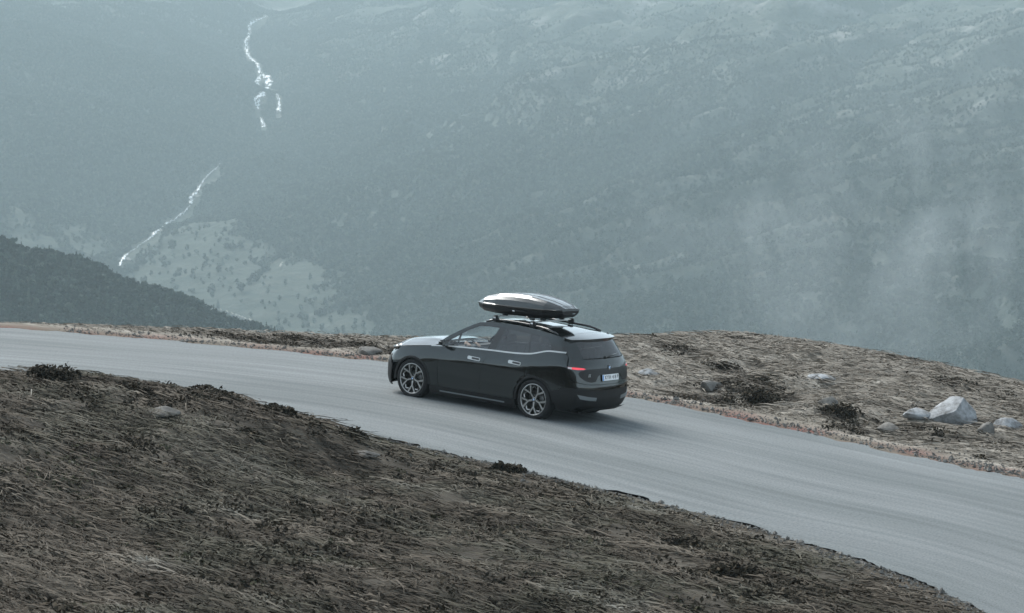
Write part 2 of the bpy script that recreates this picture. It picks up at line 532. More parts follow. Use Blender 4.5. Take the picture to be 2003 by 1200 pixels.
def meadow_mask(R_, D_):
    m = np.zeros(np.shape(R_))
    for pix, wob in FIELDS:
        m = np.maximum(m, in_field(R_, D_, pix, wob))
    return m
me = grid_mesh('mountain', -1500, 1500, 301, 600, 4300, 420, far_height)
_R, _D = np.meshgrid(np.linspace(-1500, 1500, 301), np.linspace(600, 4300, 420), indexing='ij')
_M = meadow_mask(_R, _D)
for _k in range(5):
    _M[1:-1, 1:-1] = (_M[1:-1, 1:-1] * 2 + _M[:-2, 1:-1] + _M[2:, 1:-1] + _M[1:-1, :-2] + _M[1:-1, 2:]) / 6
add_attr(me, 'meadow', _M * .5)
tag(link('mountain', me, MOUNT), kind='structure')
me = grid_mesh('hill', -400, 40, 125, 620, 1050, 121, spur_height)
tag(link('hill', me, MOUNT), kind='structure')

# -- woods: leaf-clump trees set out one by one over the slopes
LEAF = bpy.data.materials.new('birch_leaves')
LEAF.use_nodes = True
N = Nodes(LEAF)
b = LEAF.node_tree.nodes['Principled BSDF']
b.inputs['Roughness'].default_value = .8; b.inputs['Specular IOR Level'].default_value = .2
oi = N.new('ShaderNodeObjectInfo')
c = ramp(N, oi.outputs['Random'], [(0, (.026, .041, .035)), (.5, (.046, .064, .054)), (.85, (.072, .090, .075)), (1, (.10, .116, .097))])
N.link(c, b.inputs['Base Color'])
NEEDLE = bpy.data.materials.new('spruce_needles')
NEEDLE.use_nodes = True
N = Nodes(NEEDLE)
b = NEEDLE.node_tree.nodes['Principled BSDF']
b.inputs['Roughness'].default_value = .85; b.inputs['Specular IOR Level'].default_value = .15
oi = N.new('ShaderNodeObjectInfo')
c = ramp(N, oi.outputs['Random'], [(0, (.005, .014, .012)), (.55, (.013, .028, .023)), (.85, (.028, .050, .040)), (1, (.050, .074, .058))])
N.link(c, b.inputs['Base Color'])
BARK = material('bark', (.10, .085, .07), rough=.9)

def broad_crown(seed, n=13, leafy=26):
    """crown of a small birch: a cloud of ragged leaf clumps, 1 unit tall"""
    rg = np.random.default_rng(seed)
    V, F = [], []
    for k in range(n):
        h = rg.uniform(.22, .92)
        rad = .34 * math.sin(math.pi * min(1, max(.08, (h - .05) / .98))) ** .6
        a = rg.uniform(0, 2 * math.pi); q = rad * math.sqrt(rg.uniform(0, 1))
        c = np.array([q * math.cos(a), q * math.sin(a), h])
        s = rg.uniform(.11, .19)
        for _ in range(leafy // 3):
            d = rg.normal(size=3); d /= np.linalg.norm(d)
            p = c + d * s * rg.uniform(.4, 1)
            u = np.cross(d, rg.normal(size=3)); u /= np.linalg.norm(u)
            w = np.cross(d, u)
            t = s * rg.uniform(.45, .8)
            i = len(V)
            V += [p + u * t, p + w * t, p - u * t * .8, p - w * t]
            F.append((i, i + 1, i + 2, i + 3))
    return V, F
def spruce_crown(seed, tiers=9):
    rg = np.random.default_rng(seed)
    V, F = [], []
    for k in range(tiers):
        z = .06 + .86 * k / (tiers - 1)
        r = .20 * (1 - z) ** .85 + .012
        n = 7
        a0 = rg.uniform(0, 6.28)
        for j in range(n):
            a = a0 + 2 * math.pi * j / n + rg.uniform(-.2, .2)
            rr = r * rg.uniform(.75, 1.25)
            i = len(V)
            wv = .36
            V += [(0, 0, z + .09), (rr * math.cos(a - wv), rr * math.sin(a - wv), z - .01), (rr * 1.25 * math.cos(a), rr * 1.25 * math.sin(a), z - .045 * rg.uniform(.5, 1.5)),
                  (rr * math.cos(a + wv), rr * math.sin(a + wv), z - .01)]
            F.append((i, i + 1, i + 2, i + 3))
    return V, F
def stem_mesh(h, r0):
    V, F = [], []
    for z, r in ((-.04, r0 * 1.3), (h * .5, r0 * .8), (h, r0 * .35)):
        for k in range(6):
            V.append((r * math.cos(k * math.pi / 3), r * math.sin(k * math.pi / 3), z))
    for i in range(2):
        for k in range(6):
            F.append((i * 6 + k, i * 6 + (k + 1) % 6, i * 6 + 6 + (k + 1) % 6, i * 6 + 6 + k))
    return V, F
def simple_mesh(name, V, F, mat):
    me = bpy.data.meshes.new(name)
    me.from_pydata([tuple(v) for v in V], [], F)
    me.update()
    me.materials.append(mat)
    return me
BROAD = [simple_mesh('crown', *broad_crown(s), LEAF) for s in (1, 2, 3)]
DARKB = [simple_mesh('crown', *broad_crown(s), NEEDLE) for s in (6, 7, 8)]
CONE = [simple_mesh('crown', *spruce_crown(s), NEEDLE) for s in (4, 5)]

def scatter(name, pts, yaw, scl, idx, meshes, label, cat):
    """one object whose geometry nodes put the crown meshes on the given points"""
    me = bpy.data.meshes.new(name)
    me.vertices.add(len(pts))
    me.vertices.foreach_set('co', np.ascontiguousarray(pts, np.float32).ravel())
    for nm, typ, val in (('yaw', 'FLOAT', yaw), ('size', 'FLOAT', scl), ('pick', 'INT', idx)):
        a = me.attributes.new(nm, typ, 'POINT')
        a.data.foreach_set('value', np.asarray(val, np.float32 if typ == 'FLOAT' else np.int32))
    ob = link(name, me)
    coll = bpy.data.collections.new(name + '_kinds')
    for k, m in enumerate(meshes):
        coll.objects.link(bpy.data.objects.new('%s_kind_%d' % (name, k), m))
    ng = bpy.data.node_groups.new(name, 'GeometryNodeTree')
    ng.interface.new_socket('Geometry', in_out='INPUT', socket_type='NodeSocketGeometry')
    ng.interface.new_socket('Geometry', in_out='OUTPUT', socket_type='NodeSocketGeometry')
    gi = ng.nodes.new('NodeGroupInput'); go = ng.nodes.new('NodeGroupOutput')
    ip = ng.nodes.new('GeometryNodeInstanceOnPoints')
    ci = ng.nodes.new('GeometryNodeCollectionInfo')
    ci.inputs['Collection'].default_value = coll
    ci.inputs['Separate Children'].default_value = True
    ci.inputs['Reset Children'].default_value = True
    def attr(nm, typ):
        n = ng.nodes.new('GeometryNodeInputNamedAttribute'); n.data_type = typ; n.inputs['Name'].default_value = nm
        return n.outputs['Attribute']
    cx = ng.nodes.new('ShaderNodeCombineXYZ')
    ng.links.new(attr('yaw', 'FLOAT'), cx.inputs['Z'])
    ip.inputs['Pick Instance'].default_value = True
    ng.links.new(gi.outputs[0], ip.inputs['Points'])
    ng.links.new(ci.outputs[0], ip.inputs['Instance'])
    ng.links.new(attr('pick', 'INT'), ip.inputs['Instance Index'])
    ng.links.new(cx.outputs[0], ip.inputs['Rotation'])
    ng.links.new(attr('size', 'FLOAT'), ip.inputs['Scale'])
    ng.links.new(ip.outputs[0], go.inputs[0])
    md = ob.modifiers.new('scatter', 'NODES')
    md.node_group = ng
    tag(ob, label, cat, kind='stuff')
    return ob

# -- white water
FOAM = material('white_water', (.82, .85, .87), rough=.6)
N = Nodes(FOAM); b = FOAM.node_tree.nodes['Principled BSDF']
geo = N.new('ShaderNodeNewGeometry'); nz = N.new('ShaderNodeTexNoise'); nz.inputs['Scale'].default_value = .35; nz.inputs['Detail'].default_value = 5
N.link(geo.outputs['Position'], nz.inputs['Vector'])
N.link(ramp(N, nz.outputs['Fac'], [(.35, (.30, .36, .39)), (.52, (.62, .66, .69))]), b.inputs['Base Color'])
STREAM_PTS = []
def stream(name, pix, widths, mat, label=None, cat=None, kind=None, rag=.35, lift=1.2, seed=0):
    P = []
    for a, c in zip(pix[:-1], pix[1:]):
        m_ = max(2, int(math.dist(a, c) / 2))
        for k in range(m_):
            P.append((a[0] + (c[0] - a[0]) * k / m_, a[1] + (c[1] - a[1]) * k / m_))
    P.append(pix[-1])
    W = np.interp(np.linspace(0, 1, len(P)), np.linspace(0, 1, len(widths)), widths)
    pts = np.array([on_mountain(*q) for q in P])
    # keep the run continuous where the line of sight jumps over a fold
    for c in (1,):
        for i in range(1, len(pts)):
            if abs(pts[i, c] - pts[i - 1, c]) > 90: pts[i] = pts[i - 1] + (0, 0, 0)
    STREAM_PTS.append(pts.copy())
    T = np.gradient(pts[:, :2], axis=0); T /= (np.linalg.norm(T, axis=1)[:, None] + 1e-9)
    V, F = [], []
    nn = 5
    for i in range(len(pts)):
        r, d, z = pts[i]
        for j in range(nn):
            o = (j / (nn - 1) - .5) * W[i] * (1 + rag * 1.6 * float(perlin(i * .45 + seed, 2.0 if j < 2 else 7.0)))
            o += rag * W[i] * .8 * float(perlin(i * .3 + seed, 11.0))
            q = o
            rr, dd = r + o, d
            zz = max(float(far_height(rr, dd)), z - 1.5) + lift * (1 - .5 * abs(j - 2) / 2)
            x, y = far_to_world(rr, dd)
            V.append((x, y, zz))
    for i in range(len(pts) - 1):
        for j in range(nn - 1):
            a = i * nn + j
            if rag > .2 and perlin(i * .62 + seed * 1.3, j * .9 + seed) > (.0 if j in (0, 3) else .16): continue
            F.append((a, a + 1, a + nn + 1, a + nn))
    o = mesh_obj(name, V, F, mat)
    return tag(o, label, cat, kind=kind)
RAVINE = material('ravine_rock', (.085, .09, .09), rough=.9)
fall = empty('waterfall')
tag(fall, 'white mountain stream tumbling in broken cascades down the far gully', 'waterfall')
for k, (pix, wd) in enumerate([
        ([(520, 34), (503.5, 41.9), (486.9, 53.3), (489, 64.8), (480.6, 84.6), (482.7, 103.3), (490, 116.9), (503.5, 126.3), (509.8, 147)], [.6, 3.0, 3.8, 3.2, 3.4, 4.2, 3.0, 3.4, 3.2]),
        ([(510.8, 150), (502.5, 163.8), (509.8, 174.2), (517, 182.5)], [3, 6.5, 4.5, 5.5]),
        ([(514, 150), (523, 155), (527.5, 165.8), (523, 174), (516, 183.5)], [3, 7, 7.5, 5, 5]),
        ([(516, 184), (504.6, 195), (500.4, 207.5), (505.6, 216.5)], [5, 6, 6.5, 2]),
        ([(511, 233), (513.5, 241), (516, 251)], [1.8, 3.6, 3.2]),
        ([(531.7, 177.3), (542, 185.6), (545.8, 203), (545.2, 223)], [.6, 2.6, 3.2, 3.8]),
        ([(430, 322), (423.8, 331), (406, 347), (393, 363)], [.4, 1.0, .8, 1.4]),
        ([(392.6, 364), (384, 378), (375.6, 388), (372, 402)], [2.6, 2.4, 4.4, 1.6]),
        ([(372, 404), (361, 419), (351.6, 423.4), (342, 433)], [.5, 1.2, 1.6, .6]),
        ([(341.6, 433.3), (324.6, 441.8), (307.6, 454.6), (298, 465), (272, 484), (249, 500)], [.9, 2.6, 3.0, .9, .4, 1.0]),
        ([(248, 500), (239.7, 512.6), (235, 523)], [2.2, 4.2, 1.4])]):
    o = stream('cascade', pix, wd, FOAM, seed=k * 3.7)
    o.parent = fall
    o = stream('rock_bed', pix, [w * 1.8 + 1.0 for w in wd], RAVINE, seed=k * 2.1 + 40, lift=.5, rag=.45)
    o.parent = fall
TRACK = material('farm_track', (.20, .20, .185), rough=.9)
tag(stream('farm_road', [(404, 607), (435, 613), (466.7, 624), (495, 635), (513, 640)], [1.4, 1.8, 2.2, 2.2, 1.8], TRACK, rag=.05, lift=1.6), kind='structure')
tag(stream('farm_road', [(551.7, 517.5), (544, 528)], [1.6, 1.6], TRACK, rag=.05, lift=1.0), kind='structure')

rg = np.random.default_rng(11)
nC = 860000
D_ = np.sqrt(rg.uniform(820**2, 3300**2, nC)); R_ = rg.uniform(-.245, .245, nC) * D_
side = rg.uniform(0, 1, nC) < .17                          # thinner sampling out to the sides of the valley
R_ = np.where(side, np.sign(R_) * D_ * rg.uniform(.24, .40, nC), R_)
Z_ = far_height(R_, D_)
w_ = interp(D_, CRD, CRW)
flank = sstep(-40, 60, R_ - w_ + 235)                       # 1 on the right-hand flank
patchn = fbm(R_ / 120 + 9, D_ / 120, 4)
_a, _c, _ = rib_noise(R_, D_)
streak = -.55 * _a - .9 * _c + .35 * fbm(R_ / 35, D_ / 50, 3)            # woods keep to the gullies, ribs are barer
line = 60 + 60 * patchn + 30 * streak                       # ragged tree line
dens = sstep(line + 45, line - 45, Z_)
dens *= np.where(flank > .5, .42 + .58 * sstep(-.40, .22, streak + .4 * patchn + .25 * sstep(0, -120, Z_)), .55 + .45 * sstep(-.5, .1, patchn))
up_right = sstep(.03, .16, R_ / D_) * sstep(-110, -10, Z_)
dens *= 1 - .60 * up_right * sstep(-.25, .25, patchn + .5 * streak)
near_f = np.where((R_ / D_ < .0) & (Z_ < -40) & (D_ < 2400))[0]
soft = np.zeros(nC)
for k in (0, 1.5, 4.0):
    rk, dk = R_[near_f], D_[near_f]
    soft[near_f] += meadow_mask(rk + 9 * k * perlin(rk / 30 + k * 5, dk / 45), dk + 26 * k * perlin(rk / 30, dk / 45 + k * 7)) / 3
field = rg.uniform(0, 1, nC) < soft
field &= rg.uniform(0, 1, nC) > .02
dens[field] = 0
keep = rg.uniform(0, 1, nC) < dens
SP = np.concatenate(STREAM_PTS)
cand = np.where(keep & (R_ < 0) & (R_ > -480))[0]
for s0 in range(0, len(cand), 8000):
    cc = cand[s0:s0 + 8000]
    ang = R_[cc, None] / D_[cc, None] - SP[None, :, 0] / SP[None, :, 1]
    dd_ = D_[cc, None] - SP[None, :, 1]
    hit = ((np.abs(ang) * SP[None, :, 1] < 3.2) & (dd_ > -26) & (dd_ < 5)).any(1)
    keep[cc[hit]] = False
R_, D_, Z_ = R_[keep], D_[keep], Z_[keep]
X_, Y_ = far_to_world(R_, D_)
n = len(R_)
size = np.where(np.abs(R_ / D_) > .243, 1.5, 1.0) * rg.uniform(2.3, 4.7, n) * (1 - .35 * sstep(-80, 60, Z_))
scatter('mountain_woods', np.stack([X_, Y_, Z_ - .3], 1), rg.uniform(0, 6.28, n), size, rg.integers(0, 3, n), BROAD,
        'hazy green birch wood covering the far mountainside', 'woods')
# the nearer spur: dark mixed wood
nS = 42000
R2 = rg.uniform(-380, 20, nS); D2 = rg.uniform(690, 870, nS)
keep = D2 - 800 - .25 * (R2 + 130) < 25
R2, D2 = R2[keep], D2[keep]
Z2 = spur_height(R2, D2); X2, Y2 = far_to_world(R2, D2)
n = len(R2)
pk = np.where(rg.uniform(0, 1, n) < .12, rg.integers(3, 5, n), rg.integers(0, 3, n))
scatter('spur_woods', np.stack([X2, Y2, Z2 - .3], 1), rg.uniform(0, 6.28, n), np.where(pk >= 3, rg.uniform(3.0, 6.4, n), rg.uniform(1.8, 5.4, n)), pk, DARKB + CONE,
        'dark mixed wood on the nearer spur at the left', 'woods')
print('far trees', len(R_), n)

# -- single trees one can tell apart on the valley meadow
BSTEM, SSTEM = simple_mesh('trunk', *stem_mesh(.55, .02), BARK), simple_mesh('trunk', *stem_mesh(.8, .018), BARK)
BIGB = [simple_mesh('crown', *broad_crown(s, 20, 42), LEAF) for s in (21, 22, 23)]
BIGS = [simple_mesh('crown', *spruce_crown(s, 12), NEEDLE) for s in (24, 25)]
for k, (px, py, hpx, kind, lab) in enumerate([
        (425.8, 602, 17, 1, 'lone dark spruce standing just above the bend of the pale farm road'),
        (471.7, 573, 18, 0, 'single birch below the line of trees on the valley meadow'),
        (487, 560, 17, 0, 'lowest birch of the tree row that climbs the meadow'),
        (496.7, 555, 20, 0, 'middle birch of the tree row that climbs the meadow'),
        (505, 547, 19, 0, 'upper birch of the tree row that climbs the meadow'),
        (516, 536, 17, 0, 'topmost birch of the tree row that climbs the meadow'),
        (435, 521, 17, 1, 'slim spruce high on the meadow above the lone dark spruce'),
        (427.5, 537, 13, 0, 'small bushy birch right below the slim spruce'),
        (642.5, 543, 13, 0, 'isolated birch at the right edge of the meadow by the wood'),
        (458, 583, 8, 0, 'little round bush beside the lone dark spruce'),
        (585, 623, 9, 0, 'low bush among stones at the foot of the meadow'),
        (336, 492, 22, 0, 'wide birch beside the lower cascades of the stream'),
        (320, 526, 16, 0, 'bushy birch just above the dark wooded spur'),
        (343, 461, 14, 0, 'round birch on the meadow right of the broken stream')]):
    r, d, z = on_mountain(px, py)
    x, y = far_to_world(r, d)
    h = hpx * d / 4729.0
    t = empty('spruce' if kind else 'birch', (x, y, z - .2))
    t.rotation_euler = (0, 0, k * 1.3)
    t.scale = (h * (1.15 if not kind else 1.3),) * 2 + (h,)
    link('crown', (BIGS[k % 2] if kind else BIGB[k % 3]), None, t)
    link('trunk', (SSTEM if kind else BSTEM), None, t)
    tag(t, lab, 'tree', 'single trees on the valley meadow')
# ---------------------------------------------------------------- heath vegetation and stones
def to_photo(P):
    P = np.asarray(P, float) - np.array(CAM_POS)
    f = 85.0 / 36.0 * 2003.0
    c = P @ np.array([CAM_RIGHT, CAM_UP, CAM_FWD]).T
    return 1001.5 + f * c[:, 0] / c[:, 2], 600 - f * c[:, 1] / c[:, 2], c[:, 2]
def sample_ground(n, lo, hi, side, dmin, dmax, seed):
    rg = np.random.default_rng(seed)
    x = rg.uniform(lo[0], hi[0], n); y = rg.uniform(lo[1], hi[1], n)
    px, py, dz = to_photo(np.stack([x, y, np.full(n, .5)], 1))
    k = (px > -260) & (px < 2260) & (py > 500) & (py < 1420) & (dz > 3)
    x, y = x[k], y[k]
    z, eN, eF, ov = heath_height(x, y)
    e = eN if side == 'near' else eF
    px, py, dz = to_photo(np.stack([x, y, z], 1))
    k = (e > dmin) & (e < dmax) & (px > -160) & (px < 2160) & (py > 560) & (py < 1290) & (dz > 3)
    return x[k], y[k], z[k], e[k], ov[k]
T_N = np.gradient(NE, axis=0); T_F = np.gradient(FE, axis=0)
def flow_angle(x, y, side):
    _, k = poly_dist(NE if side == 'near' else FE, x, y)
    T = (T_N if side == 'near' else T_F)[k]
    return np.arctan2(T[:, 1], T[:, 0])

def blade_mesh(name, x, y, z, ang, L, W, H, tone, rg):
    """thin lying blades: four cross sections each, arched and bent"""
    n = len(x)
    st = np.array([0, .33, .68, 1.0])
    arch = np.array([0, 1.0, .75, .15])
    wid = np.array([.8, 1.0, .75, .15])
    bend = rg.normal(0, .10, n)
    V = np.zeros((n, 4, 2, 3))
    for k in range(4):
        a = ang + bend * st[k]
        cx = x + np.cos(a) * L * st[k]; cy = y + np.sin(a) * L * st[k]
        cz = z - .01 + H * arch[k]
        for j, s in enumerate((-.5, .5)):
            V[:, k, j, 0] = cx - np.sin(a) * W * wid[k] * s
            V[:, k, j, 1] = cy + np.cos(a) * W * wid[k] * s
            V[:, k, j, 2] = cz + s * W * .8 * rg.choice([-1, 1], n)
    base = (np.arange(n) * 8)[:, None]
    q = np.concatenate([base + np.array([[2 * k, 2 * k + 1, 2 * k + 3, 2 * k + 2]]) for k in range(3)], 0)
    me = numpy_mesh(name, V.reshape(-1, 3), q)
    add_attr(me, 'tone', np.repeat(tone, 8))
    return me
def tone_material(name, stops, rough=.9, second=None):
    m = bpy.data.materials.new(name)
    m.use_nodes = True
    N = Nodes(m)
    b = m.node_tree.nodes['Principled BSDF']
    b.inputs['Roughness'].default_value = rough
    b.inputs['Specular IOR Level'].default_value = .15
    a = N.new('ShaderNodeAttribute', attribute_name='tone')
    c = ramp(N, a.outputs['Fac'], stops)
    if second:                                    # drifts of another plant
        geo = N.new('ShaderNodeNewGeometry')
        nz = N.new('ShaderNodeTexNoise'); nz.inputs['Scale'].default_value = .55; nz.inputs['Detail'].default_value = 4
        N.link(geo.outputs['Position'], nz.inputs['Vector'])
        f_ = ramp(N, nz.outputs['Fac'], [(.47, (0, 0, 0)), (.58, (1, 1, 1))])
        mx = N.new('ShaderNodeMix', data_type='RGBA')
        N.link(f_, mx.inputs['Factor']); N.link(c, mx.inputs['A']); N.link(ramp(N, a.outputs['Fac'], second), mx.inputs['B'])
        c = mx.outputs['Result']
    N.link(c, b.inputs['Base Color'])
    return m
STRAW_N = tone_material('dead_grass', [(0, (.028, .023, .017)), (.40, (.066, .056, .044)), (.72, (.122, .106, .086)), (1, (.22, .20, .17))],
                        second=[(0, (.030, .028, .020)), (.4, (.070, .066, .050)), (.72, (.115, .110, .092)), (1, (.23, .225, .205))])
STRAW_F = tone_material('bleached_grass', [(0, (.062, .054, .045)), (.45, (.168, .153, .132)), (.8, (.250, .232, .204)), (1, (.32, .30, .268))])
HEATH = tone_material('heather_sprigs', [(0, (.014, .012, .009)), (.55, (.040, .034, .024)), (1, (.085, .068, .048))])
rg = np.random.default_rng(5)
# near bank: long dead grass combed flat along the road by the wind
x, y, z, e, ov = sample_ground(430000, (-24, 3), (14, 30), 'near', .10, 26, 31)
soil = fbm(x * .6 + 21, y * 1.0 - 6, 3) > .42
x, y, z, e = x[~soil], y[~soil], z[~soil], e[~soil]
n = len(x)
clump = fbm(x * .22, y * 1.1, 3) + .5 * fbm(x * .9, y * 3.1 + 5, 2)
tone = np.clip(.43 + .36 * clump + rg.normal(0, .085, n), 0, 1)
fall_ = sstep(-.1, 1.4, e + .3)
me = blade_mesh('dead_grass', x, y, z, math.pi * (rg.uniform(0, 1, n) < .35) + rg.normal(.0, .10, n) + np.where(rg.uniform(0, 1, n) < .35, rg.normal(0, .55, n), 0), (.12 + .75 * rg.uniform(0, 1, n)**2.2) * fall_, rg.uniform(.008, .019, n),
                rg.uniform(.01, .07, n) * fall_, tone, rg)
tag(link('dead_grass', me, STRAW_N), 'wind-combed dead brown grass on the near roadside bank', 'grass', kind='stuff')
print('near blades', n)
# outer knoll and verge
x, y, z, e, ov = sample_ground(130000, (-14, -15), (17, 4), 'far', .45, 14, 32)
n = len(x)
clump = fbm(x * .25 + 3, y * 1.1, 3)
hol = sstep(.1, .6, fbm(x * .32 + 11, y * .6 + 4, 3) + .5 * sstep(5.0, 2.0, e) - .25)
tone = np.clip(.56 + .24 * clump - .5 * hol + rg.normal(0, .10, n), 0, 1)
fall_ = sstep(.3, 1.6, e)
me = blade_mesh('bleached_grass', x, y, z, math.pi * (rg.uniform(0, 1, n) < .35) + rg.normal(0, .10, n) + np.where(rg.uniform(0, 1, n) < .3, rg.normal(0, .5, n), 0), (.14 + .75 * rg.uniform(0, 1, n)**2.0) * fall_, rg.uniform(.009, .022, n) * (.4 + .6 * fall_),
                rg.uniform(.015, .08, n) * fall_, tone, rg)
tag(link('bleached_grass', me, STRAW_F), 'bleached straw-coloured grass on the knoll beyond the road', 'grass', kind='stuff')
print('far blades', n)

# low heather: mats of small upright sprigs
def sprig_mesh(name, cx, cy, cz, rad, hgt, per, rg):
    n = len(cx)
    m = n * per
    k = np.repeat(np.arange(n), per)
    q = np.sqrt(rg.uniform(0, 1, m)); a = rg.uniform(0, 2 * np.pi, m)
    x = cx[k] + rad[k] * 1.5 * q * np.cos(a); y = cy[k] + rad[k] * q * np.sin(a)
    z = cz[k] + hgt[k] * (1 - q**2) * rg.uniform(.35, 1.0, m)
    s = rg.uniform(.018, .05, m)
    d = rg.normal(size=(m, 3)); d[:, 2] = np.abs(d[:, 2]) + .3
    d /= np.linalg.norm(d, axis=1)[:, None]
    u = np.cross(d, rg.normal(size=(m, 3))); u /= np.linalg.norm(u, axis=1)[:, None]
    w = np.cross(d, u)
    P = np.stack([x, y, z], 1)
    V = np.stack([P + u * s[:, None], P + w * s[:, None] * .6, P - u * s[:, None], P - w * s[:, None] * .6], 1)
    me = numpy_mesh(name, V.reshape(-1, 3), np.arange(m * 4).reshape(-1, 4))
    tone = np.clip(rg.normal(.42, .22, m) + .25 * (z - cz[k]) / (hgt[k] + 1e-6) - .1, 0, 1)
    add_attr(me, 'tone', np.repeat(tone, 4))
    return me
x, y, z, e, ov = sample_ground(9000, (-24, 4), (14, 30), 'near', .5, 24, 33)
k = fbm(x * .35 + 8, y * .35, 3) + rg.normal(0, .25, len(x)) > .28
x, y, z = x[k], y[k], z[k]
me = sprig_mesh('heather', x, y, z - .03, rg.uniform(.12, .38, len(x)), rg.uniform(.06, .20, len(x)), 46, rg)
tag(link('heather', me, HEATH), 'dark low heather growing in mats on the near bank', 'heather', kind='stuff')
print('heather', len(x))
x, y, z, e, ov = sample_ground(5000, (-12, -13), (12, 0), 'far', 1.0, 9, 34)
k = (fbm(x * .32 + 11, y * .6 + 4, 3) + .5 * sstep(5.0, 2.0, e) - .25 + rg.normal(0, .15, len(x)) > .36) & (~ov)
x, y, z = x[k], y[k], z[k]
me = sprig_mesh('heather', x, y, z - .03, rg.uniform(.12, .35, len(x)), rg.uniform(.05, .16, len(x)), 46, rg)
tag(link('heather', me, HEATH), 'sparse dark heather scattered over the knoll beyond the road', 'heather', kind='stuff')

MOSS = tone_material('moss_cushions', [(0, (.030, .032, .018)), (.5, (.060, .060, .036)), (.8, (.10, .095, .07)), (1, (.20, .20, .18))])
x, y, z, e, ov = sample_ground(7000, (-24, 4), (14, 30), 'near', .5, 24, 37)
k = fbm(x * .4 - 5, y * .7 + 3, 3) + rg.normal(0, .25, len(x)) > .30
x, y, z = x[k], y[k], z[k]
me = sprig_mesh('moss', x, y, z - .02, rg.uniform(.10, .30, len(x)), rg.uniform(.03, .08, len(x)), 40, rg)
tag(link('moss', me, MOSS), 'olive moss and grey lichen cushions between the grass of the near bank', 'moss', kind='stuff')

# single shrubs one can tell apart
TWIG = material('twigs', (.045, .036, .028), rough=.9)
def ray_ground(px, py):
    f = 85.0 / 36.0 * 2003.0
    v = (CAM_RIGHT * ((px - 1001.5) / f) - CAM_UP * ((py - 600.0) / f) + CAM_FWD)
    ts = np.arange(20, 75, .05)
    X = CAM_POS.x + v.x * ts; Y = CAM_POS.y + v.y * ts; Z = CAM_POS.z + v.z * ts
    k = int(np.argmax(heath_height(X, Y)[0] > Z))
    return X[k], Y[k], float(heath_height(X[k:k + 1], Y[k:k + 1])[0][0])
for k, (px, py, wpx, hpx, lab) in enumerate([
        (112, 742, 110, 46, 'tall dark shrub standing up against the road at the far left of the bank'),
        (258, 760, 90, 20, 'low brown shrub next to the tall one at the left of the bank'),
        (410, 775, 120, 20, 'wide low shrub on the bank edge left of the car'),
        (538, 806, 70, 26, 'dark shrub on the bank edge straight below the empty road bend'),
        (690, 856, 85, 34, 'dark bushy shrub on the bank edge below the front wheel'),
        (998, 925, 70, 32, 'small upright shrub poking over the road edge below the rear wheel'),
        (1335, 1075, 110, 45, 'broad dark shrub on the near bank below the road at the right'),
        (1440, 1125, 90, 36, 'dark shrub lower down the near bank at the right'),
        (490, 850, 60, 18, 'small dark shrub in the middle of the near bank'),
        (1490, 792, 100, 50, 'large dark shrub on the knoll behind the car'),
        (1420, 722, 70, 24, 'low shrub high on the knoll behind the car'),
        (1640, 812, 100, 36, 'dark shrub by the far road edge between the car and the white boulder')]):
    gx_, gy_, gz_ = ray_ground(px, py)
    dist = (Vector((gx_, gy_, gz_)) - CAM_POS).length
    wm, hm = wpx * dist / 4729, .8 * hpx * dist / 4729
    sh = empty('heather_shrub', (gx_, gy_, gz_ - .03))
    rgk = np.random.default_rng(100 + k)
    nb = 7
    bx = rgk.normal(0, wm * .17, nb); by = rgk.normal(0, wm * .13, nb); bz = rgk.uniform(0, hm * .35, nb)
    me = sprig_mesh('foliage', bx, by, bz, np.full(nb, wm * .22), rgk.uniform(.4, .75, nb) * hm, 150, rgk)
    link('foliage', me, HEATH, sh)
    bm = bmesh.new()
    for j in range(9):
        a = rgk.uniform(0, 6.28); q = rgk.uniform(.1, .38) * wm
        tube_simple = [(0, 0, -.02), (q * .4 * math.cos(a), q * .4 * math.sin(a), hm * .4), (q * math.cos(a), q * math.sin(a), hm * rgk.uniform(.6, .95))]
        for p0, p1, r0, r1 in ((tube_simple[0], tube_simple[1], .012, .008), (tube_simple[1], tube_simple[2], .008, .003)):
            p0, p1 = Vector(p0), Vector(p1)
            dd = (p1 - p0).normalized(); u = dd.orthogonal().normalized(); w = dd.cross(u)
            A = [bm.verts.new(p0 + (u * math.cos(t) + w * math.sin(t)) * r0) for t in (0, 2.09, 4.19)]
            B = [bm.verts.new(p1 + (u * math.cos(t) + w * math.sin(t)) * r1) for t in (0, 2.09, 4.19)]
            for t in range(3): bm.faces.new((A[t], A[(t + 1) % 3], B[(t + 1) % 3], B[t]))
    bm_obj('twigs', bm, TWIG, sh)
    tag(sh, lab, 'shrub', 'dark shrubs beside the road')

# boulders
def rock_material(name, lo, hi, scale=3.0):
    m = bpy.data.materials.new(name)
    m.use_nodes = True
    N = Nodes(m)
    b = m.node_tree.nodes['Principled BSDF']
    b.inputs['Roughness'].default_value = .9
    b.inputs['Specular IOR Level'].default_value = .2
    tc = N.new('ShaderNodeTexCoord')
    nz = N.new('ShaderNodeTexNoise'); nz.inputs['Scale'].default_value = scale; nz.inputs['Detail'].default_value = 8; nz.inputs['Roughness'].default_value = .65
    N.link(tc.outputs['Object'], nz.inputs['Vector'])
    N.link(ramp(N, nz.outputs['Fac'], [(.32, lo), (.55, hi), (.72, tuple(min(1, c * 1.25) for c in hi))]), b.inputs['Base Color'])
    bu = N.new('ShaderNodeBump'); bu.inputs['Strength'].default_value = .6; bu.inputs['Distance'].default_value = .05
    N.link(nz.outputs['Fac'], bu.inputs['Height']); N.link(bu.outputs[0], b.inputs['Normal'])
    return m
PALE = rock_material('pale_rock', (.09, .09, .088), (.29, .305, .32), 5.5)
GREY = rock_material('grey_rock', (.06, .058, .055), (.17, .165, .155))
